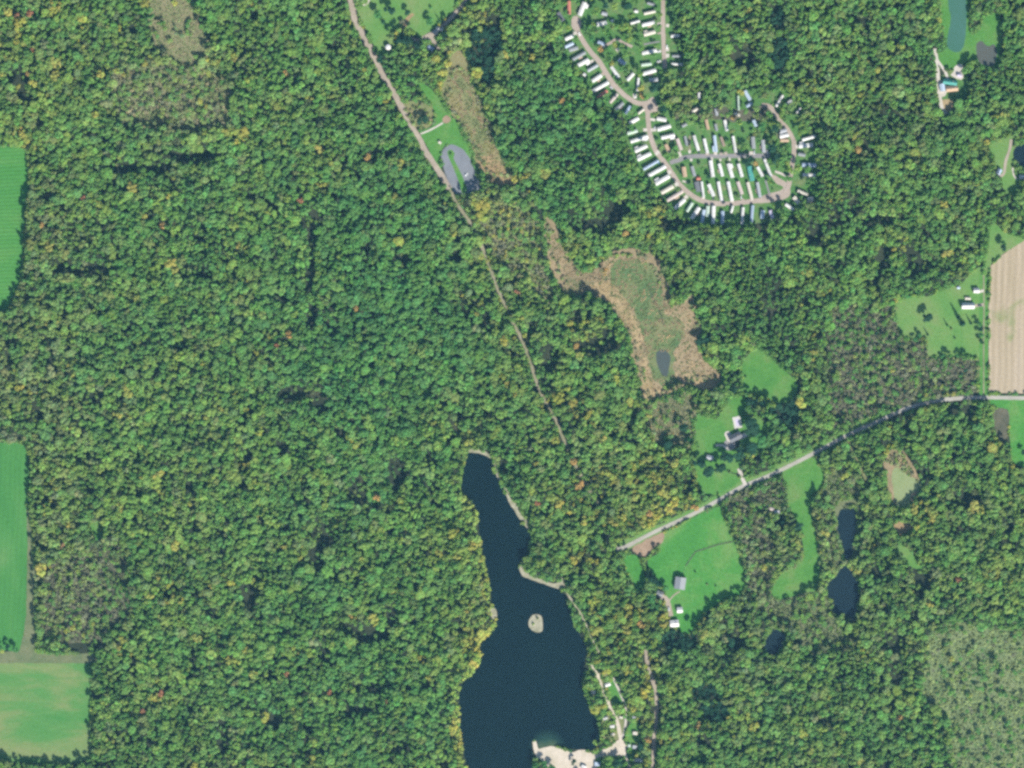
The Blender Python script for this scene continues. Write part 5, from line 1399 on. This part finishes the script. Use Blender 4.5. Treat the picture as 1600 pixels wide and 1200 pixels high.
def scrub_at(x, y):
    jx, jy = 11 * noise.noise(Vector((x * .06, y * .06, 70))) + 5 * noise.noise(Vector((x * .2, y * .2, 71))), 11 * noise.noise(Vector((x * .06, y * .06, 80))) + 5 * noise.noise(Vector((x * .2, y * .2, 81)))
    ci = cell(x + jx, y + jy)
    return next((k for k in scrub_r if scrub_r[k][ci]), None)


IN_SCRUB = {'thin wood': .30, 'roadside scrub': .28, 'south scrub': .24, 'pond scrub': .24, 'track scrub': .20, 'pale scrub': .05, 'top scrub': .06, 'west scrub': .30, 'grey scrub': .12, 'brown brush': .10}
TALL = [(1078, 1262, 350, 378), (1270, 1296, 200, 335), (1062, 1086, -10, 128), (1028, 1060, 124, 160)]     # old trees round the trailer park
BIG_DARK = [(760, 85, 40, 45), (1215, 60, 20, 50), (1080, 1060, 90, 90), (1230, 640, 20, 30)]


def scatter(n, dlo, dhi, pack, drop, spread, low=False):
    xs, ys = r.uniform(-70, 1670, n), r.uniform(-70, 1270, n)
    for x, y in zip(xs, ys):
        d = r.uniform(dlo, dhi)
        ci = cell(x, y)
        dd = dist[ci]
        if dd < max(2.6, d * .43): continue
        sc = scrub_at(x, y)
        if sc and (d > 9 or noise.noise(Vector((x * .10, y * .10, 200))) + .3 * noise.noise(Vector((x * .03, y * .03, 210))) < .36 - .9 * IN_SCRUB.get(sc, .07)): continue
        if park_r[ci] and (d > 11 or d < 5.5 or lot(x, y) > (.10 if x > 1040 and y < 132 else .30 if x < 1046 else .62 if y < 185 or x > 1205 else .26)): continue
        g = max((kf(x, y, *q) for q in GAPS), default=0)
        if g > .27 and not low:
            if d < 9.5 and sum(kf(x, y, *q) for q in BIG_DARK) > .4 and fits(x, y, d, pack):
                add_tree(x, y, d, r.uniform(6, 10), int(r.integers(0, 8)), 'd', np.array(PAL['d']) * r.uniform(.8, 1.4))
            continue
        hollow = noise.noise(Vector((x * .044, y * .044, 120))) + .7 * noise.noise(Vector((x * .022, y * .022, 121)))
        if hollow < -.45 and not low and r.random() < .85: continue
        size = noise.noise(Vector((x * .014, y * .014, 90))) + .5 * noise.noise(Vector((x * .05, y * .05, 91))) + .9 * kf(x, y, 580, 460, 110, 190) - .7 * kf(x, y, 1200, 480, 110, 110) - .5 * kf(x, y, 1360, 200, 90, 160)
        if d > 7.5 and r.random() > .68 + 1.1 * size: continue
        if not fits(x, y, d, pack): continue
        k, c = pick_color(x, y, r)
        h = r.uniform(2.5, 6) if low else min(21, max(7, canopy(x, y))) - drop + r.uniform(-spread, spread)
        if sc: h *= .55
        elif not low and not park_r[ci] and any(x0 < x < x1 and y0 < y < y1 for x0, x1, y0, y1 in TALL): h = max(h, r.uniform(17, 20))
        form = int(r.integers(0, 6))
        if k == 'b' and r.random() < .25: form = int(r.integers(10, 12))
        elif k == 'g1' and r.random() < .05: form = int(r.integers(6, 8))
        add_tree(x, y, d, h, form, k, c)


scatter(24000, 10.5, 16.5, .82, 0.0, 1.2)
scatter(50000, 7.5, 10.5, .76, 0.8, 1.3)
scatter(170000, 5.0, 7.5, .72, 1.6, 1.5)
scatter(26000, 3.6, 5.5, .8, 0, 0, True)
print("trees", len(TREES))

# scrub
BR = []


def scrub_fill(mask, n, dlo, dhi, hlo, hhi, keys, wts, pack, forms):
    ii = np.argwhere(mask & (dist > 0))
    g2 = {}
    for _ in range(n):
        a = ii[r.integers(0, len(ii))]
        x, y = XO + a[1] + r.random(), YO + a[0] + r.random()
        d = r.uniform(dlo, dhi)
        gx, gy = int(x // 8), int(y // 8)
        ok = True
        for i in range(gx - 1, gx + 2):
            for j in range(gy - 1, gy + 2):
                for (X, Y, D) in g2.get((i, j), ()):
                    if (X - x) ** 2 + (Y - y) ** 2 < ((D + d) * .5 * pack) ** 2: ok = False
        if not ok or not fits(x, y, d, .6): continue
        g2.setdefault((gx, gy), []).append((x, y, d))
        k = keys[int(np.searchsorted(np.cumsum(wts) / sum(wts), r.random()))]
        BR.append([x, y, d, r.uniform(hlo, hhi), forms[int(r.integers(0, len(forms)))], k, np.array(PAL[k]) * r.uniform(.75, 1.25)])


scrub_fill(scrub_r['grey scrub'], 9000, 3, 7, 2, 6, ['b', 'g4', 'g2', 'w', 'd'], [.40, .26, .16, .12, .08], .85, [8, 9, 0, 3, 10])
scrub_fill(scrub_r['pale scrub'], 12000, 3, 7.5, .7, 3.6, ['w', 'wp', 'g4', 'g2', 'b'], [.40, .30, .18, .10, .05], .8, [8, 9, 8, 9, 10])
scrub_fill(scrub_r['top scrub'], 2500, 2.5, 5, .7, 2.2, ['w', 'tn', 'g4'], [.6, .3, .15], .85, [8, 9, 10, 11])
scrub_fill(scrub_r['thin wood'], 6000, 3, 6.5, 1.5, 6, ['b', 'g4', 'w', 'tn'], [.24, .34, .30, .16], .85, [8, 2, 10, 4])
scrub_fill(scrub_r['west scrub'], 5000, 3.5, 6.5, 2, 6, ['b', 'g4', 'w', 'g2'], [.5, .25, .15, .1], .85, [10, 8, 9, 2])
scrub_fill(scrub_r['brown brush'], 3000, 2.5, 5, 1.5, 4, ['b', 'g4', 'g2', 'o'], [.45, .3, .22, .05], .85, [8, 10, 11])
scrub_fill(scrub_r['pond scrub'], 4000, 3, 6, 2, 5, ['g4', 'w', 'b', 'g3'], [.4, .25, .2, .15], .85, [8, 9, 10])
scrub_fill(scrub_r['roadside scrub'], 5000, 3.5, 7, 3, 8, ['b', 'g4', 'w', 'g2'], [.36, .34, .15, .18], .85, [8, 10, 2, 4])
scrub_fill(scrub_r['track scrub'], 4000, 3.5, 6.5, 2, 6, ['g4', 'w', 'b', 'y', 'g3'], [.3, .2, .25, .15, .2], .85, [8, 9, 2, 4])
scrub_fill(scrub_r['south scrub'], 4000, 3, 6, 2, 6, ['g4', 'w', 'b', 'g3'], [.4, .25, .2, .15], .85, [8, 9, 10])
rim = (dist >= 1) & (dist <= 3) & ~park_r
ii = np.argwhere(rim)
for _ in range(17000):
    a = ii[r.integers(0, len(ii))]
    x, y = XO + a[1] + r.random(), YO + a[0] + r.random()
    if not fits(x, y, 3.0, .7): continue
    k, c = pick_color(x, y, r)
    if noise.noise(Vector((x * .05, y * .05, 33))) < -.12: continue
    BR.append([x, y, r.uniform(2.4, 6.0), r.uniform(1.0, 4.5), int(r.choice([8, 9, 0, 2, 4])), k, c])
print("brush", len(BR))

# ---- which trees of the wood's edges stand alone as objects
EDGES = [
    ("along the lake's west shore", "north", [p for p in LAKE_W if p[1] < 1200], 7.5),
    ("along the lake's east shore", "north", [p for p in LAKE_E if p[1] < 1120], 7.0),
    ("along the upper hay field's forest edge", "north", [(46, 240), (48, 300), (44, 315), (42, 345), (40, 385), (38, 425), (34, 443), (25, 464), (14, 486)], 7.5),
    ("along the long crop field's forest edge", "north", [(46, 693), (48, 735), (47, 770), (48, 800), (54, 850), (58, 900), (58, 1012)], 7.5),
    ("along the pale field's eastern forest edge", "north", [(147, 1040), (146, 1055), (146, 1100), (146, 1140), (146, 1184)], 8.0),
    ("along the pale field's southern edge", "east", [(124, 1195), (90, 1198), (40, 1196), (4, 1190)], 8.0),
    ("along the strip meadow's eastern edge", "north", [(740, 108), (748, 140), (760, 172), (772, 205), (784, 235), (796, 258)], 8.0),
    ("along the pasture's eastern edge", "north", [(1128, 794), (1146, 826), (1162, 870), (1167, 900), (1164, 927), (1124, 949), (1092, 979)], 8.0),
    ("along the marsh's eastern edge", "north", [(1026, 396), (1036, 410), (1040, 432), (1048, 446), (1053, 470), (1080, 458), (1092, 470), (1096, 492), (1102, 514)], 7.5),
    ("along the marsh's narrow northwest arm", "north", [(866, 343), (880, 362), (884, 382), (896, 400), (906, 414)], 8.0),
]
CNAME = {'g1': "dark green", 'g2': "mid green", 'g3': "yellow-green", 'g4': "olive", 'y': "golden", 'o': "orange", 'wp': "pale", 'tn': "tan", 'r': "red", 'b': "brown", 'd': "dark", 'w': "pale olive"}
single = list(range(hand_n + len(AUTUMN)))
taken = set(single)
groups = {i: ("trees on lawns and between houses" if i < hand_n else "autumn coloured trees in the wood") for i in single}
budget = 292 - len(single)
cands = []
for (where, end, line, thr) in EDGES:
    L = spline([tuple(map(float, p)) for p in line], False, 2.0, False)
    arr = np.array([(p.x, p.y) for p in L])
    got = []
    for i, t in enumerate(TREES):
        if i in taken or t[2] < 6.0 or not (0 <= t[0] <= 1600 and 0 <= t[1] <= 1200): continue
        d2 = ((arr - np.array([t[0], t[1]])) ** 2).sum(1)
        j = int(d2.argmin())
        if d2[j] < thr * thr: got.append((j, i))
    got.sort()
    for _, i in got: taken.add(i)
    cands.append((where, end, got))
tot = sum(len(g) for _, _, g in cands)
print("edge trees", tot, "budget", budget)
for where, end, got in cands:
    if budget <= 0: break
    got = got[:budget]
    budget -= len(got)
    for n_, (_, i) in enumerate(got):
        t = TREES[i]
        size = "large" if t[2] > 10.5 else "medium" if t[2] > 8 else "small"
        while len(LABELS) <= i: LABELS.append(None)
        LABELS[i] = f"{size} {CNAME[t[5]]} tree, {ordinal(n_ + 1)} from the {end} {where}"
        single.append(i)
        groups[i] = "trees " + where
single_set = set(single)

for i in single:
    x, y, d, h, form, k, c = TREES[i]
    low = form in (8, 9) and h < 7
    o = empty("bush" if low else "spruce_tree" if form in (6, 7) else "broadleaf_tree", P(x, y, 0.0), rng.uniform(0, 6.28))
    tag(o, LABELS[i], "bush" if low else "tree", groups[i])
    rr = d * M / 2
    o.scale = (rr / R0, rr / R0, h / H0)
    cr = link_mesh("crown", ONE_ME[form], o)
    cr.color = (*[float(v) for v in c], 1)
    link_mesh("trunk", TRUNK_ME[2 if form in (6, 7) else int(rng.integers(0, 2))], o)

# ---- the rest of the wood and the scrub as masses
proto_objs = []
for k, me in enumerate(MASS_ME):
    proto_objs.append(bpy.data.objects.new("crown_form", me))


def mass(name, rows, label=None):
    n = len(rows)
    me = bpy.data.meshes.new(name)
    co = np.zeros((n, 3), np.float32)
    tint = np.ones((n, 4), np.float32)
    scl = np.zeros((n, 3), np.float32)
    rot = np.zeros((n, 3), np.float32)
    var = np.zeros(n, np.int32)
    for i, (x, y, d, h, form, k, c) in enumerate(rows):
        p = P(x, y)
        co[i] = (p.x, p.y, 0)
        tint[i, :3] = c
        s = d * M / 2 / R0
        scl[i] = (s * r.uniform(.82, 1.24), s * r.uniform(.82, 1.24), h / H0)
        rot[i] = (r.uniform(-.05, .05), r.uniform(-.05, .05), r.uniform(0, 6.28))
        var[i] = form
    me.vertices.add(n)
    me.vertices.foreach_set('co', co.reshape(-1))
    me.attributes.new('tint', 'FLOAT_COLOR', 'POINT').data.foreach_set('color', tint.reshape(-1))
    me.attributes.new('scl', 'FLOAT_VECTOR', 'POINT').data.foreach_set('vector', scl.reshape(-1))
    me.attributes.new('rot', 'FLOAT_VECTOR', 'POINT').data.foreach_set('vector', rot.reshape(-1))
    me.attributes.new('variant', 'INT', 'POINT').data.foreach_set('value', var)
    me.materials.append(LEAF_MASS)
    o = link_mesh(name, me)
    tag(o, kind='stuff')
    if label: o['label'] = label
    ng = bpy.data.node_groups.new(name, 'GeometryNodeTree')
    ng.interface.new_socket("Geometry", in_out='INPUT', socket_type='NodeSocketGeometry')
    ng.interface.new_socket("Geometry", in_out='OUTPUT', socket_type='NodeSocketGeometry')
    gi = ng.nodes.new('NodeGroupInput')
    go = ng.nodes.new('NodeGroupOutput')
    join = ng.nodes.new('GeometryNodeJoinGeometry')

    def named(nm, t):
        a = ng.nodes.new('GeometryNodeInputNamedAttribute')
        a.data_type = t
        a.inputs[0].default_value = nm
        return a.outputs[0]
    v_, s_, r_ = named('variant', 'INT'), named('scl', 'FLOAT_VECTOR'), named('rot', 'FLOAT_VECTOR')
    for k in sorted(set(int(q) for q in var)):
        cmp = ng.nodes.new('FunctionNodeCompare')
        cmp.data_type = 'INT'
        cmp.operation = 'EQUAL'
        ints = [s for s in cmp.inputs if s.type == 'INT']
        ng.links.new(v_, ints[0])
        ints[1].default_value = k
        oi = ng.nodes.new('GeometryNodeObjectInfo')
        oi.inputs['Object'].default_value = proto_objs[k]
        gti = ng.nodes.new('GeometryNodeGeometryToInstance')
        ng.links.new(oi.outputs['Geometry'], gti.inputs[0])
        iop = ng.nodes.new('GeometryNodeInstanceOnPoints')
        ng.links.new(gi.outputs[0], iop.inputs['Points'])
        ng.links.new(cmp.outputs[0], iop.inputs['Selection'])
        ng.links.new(gti.outputs[0], iop.inputs['Instance'])
        ng.links.new(r_, iop.inputs['Rotation'])
        ng.links.new(s_, iop.inputs['Scale'])
        ng.links.new(iop.outputs[0], join.inputs[0])
    ng.links.new(join.outputs[0], go.inputs[0])
    md = o.modifiers.new("scatter", 'NODES')
    md.node_group = ng
    return o


RING = []                                    # the wood goes on beyond the mapped ground
for gx in range(-420, 2020, 9):
    for gy in range(-380, 1580, 9):
        x, y = gx + r.uniform(-4, 4), gy + r.uniform(-4, 4)
        if -74 < x < 1674 and -74 < y < 1274: continue
        k = ('g1', 'g2', 'g2', 'g3', 'g4')[min(4, max(0, int(2.5 + 4 * noise.noise(Vector((x * .03, y * .03, 4.0))) + r.normal())))]
        RING.append([x, y, r.uniform(7, 13), max(6, canopy(x, y)) + r.uniform(-1, 1), int(r.integers(0, 6)), k, np.array(PAL[k]) * r.uniform(.85, 1.15)])
mass("forest", [t for i, t in enumerate(TREES) if i not in single_set] + RING)
mass("brush", BR)

# reeds and tussocks in the marsh and meadows
RD = []
for poly, n, keys in (([(851, 340), (878, 380), (908, 424), (952, 398), (1000, 390), (1036, 432), (1048, 470), (1086, 470), (1098, 514), (1128, 594), (1078, 598), (1012, 626), (984, 530), (930, 466), (886, 462), (853, 380)], 2600, ('mt', 'mg', 'mp')),
                      ([(704, 100), (736, 108), (768, 205), (806, 276), (770, 284), (738, 235), (694, 160)], 1100, ('mg', 'mt', 'mo')), ([(622, 172), (660, 160), (678, 190), (654, 204)], 120, ('mg', 'mt', 'mo')), ([(1380, 720), (1408, 703), (1440, 760), (1396, 726)], 140, ('mt', 'mt', 'mg'))):
    mkr = raster(poly)
    mk = np.argwhere(mkr)
    cc = {'mt': (.245, .185, .11), 'mg': (.125, .15, .062), 'mp': (.31, .235, .13), 'mo': (.19, .175, .065)}
    for _ in range(n):
        a = mk[r.integers(0, len(mk))]
        x, y = XO + a[1] + r.random(), YO + a[0] + r.random()
        if (x - 1037) ** 2 + (y - 568) ** 2 < 19 ** 2: continue
        if any(not mkr[min(int(y - YO + 9 * math.sin(t)), GH - 1), min(int(x - XO + 9 * math.cos(t)), GW - 1)] for t in (0, .8, 1.6, 2.4, 3.1, 3.9, 4.7, 5.5)) and r.random() < .4:
            k = ('g4', 'g3', 'w', 'b', 'tn')[int(r.integers(0, 5))]
            RD.append([x, y, r.uniform(2.6, 5.5), r.uniform(1.2, 4.0), int(r.choice([8, 9, 2, 4])), k, np.array(PAL[k]) * r.uniform(.75, 1.2)])
            continue
        q = noise.noise(Vector((x * .05, y * .05, 77)))
        k = keys[0] if q > .1 else keys[1] if q > -.25 else keys[2]
        RD.append([x, y, r.uniform(1.6, 3.4), r.uniform(.5, 1.6), int(r.integers(8, 10)), k, np.array(cc[k]) * r.uniform(.82, 1.18)])
mass("reeds", RD)

# ------------------------------------------------------------------ the air
hz = bpy.data.materials.new("thin_haze")
hz.use_nodes = True
nt = hz.node_tree
nt.nodes.clear()
out = nt.nodes.new("ShaderNodeOutputMaterial")
pv = nt.nodes.new("ShaderNodeVolumePrincipled")
pv.inputs["Color"].default_value = (*HAZE_COLOR, 1)
pv.inputs["Density"].default_value = HAZE_DENSITY
nt.links.new(pv.outputs[0], out.inputs["Volume"])
v, f = box_data(-7100, 7100, -7100, 7100, -1.0, CAM_H + 60)
tag(link_mesh("haze", mesh_of("haze", v, f, hz)), kind='stuff')
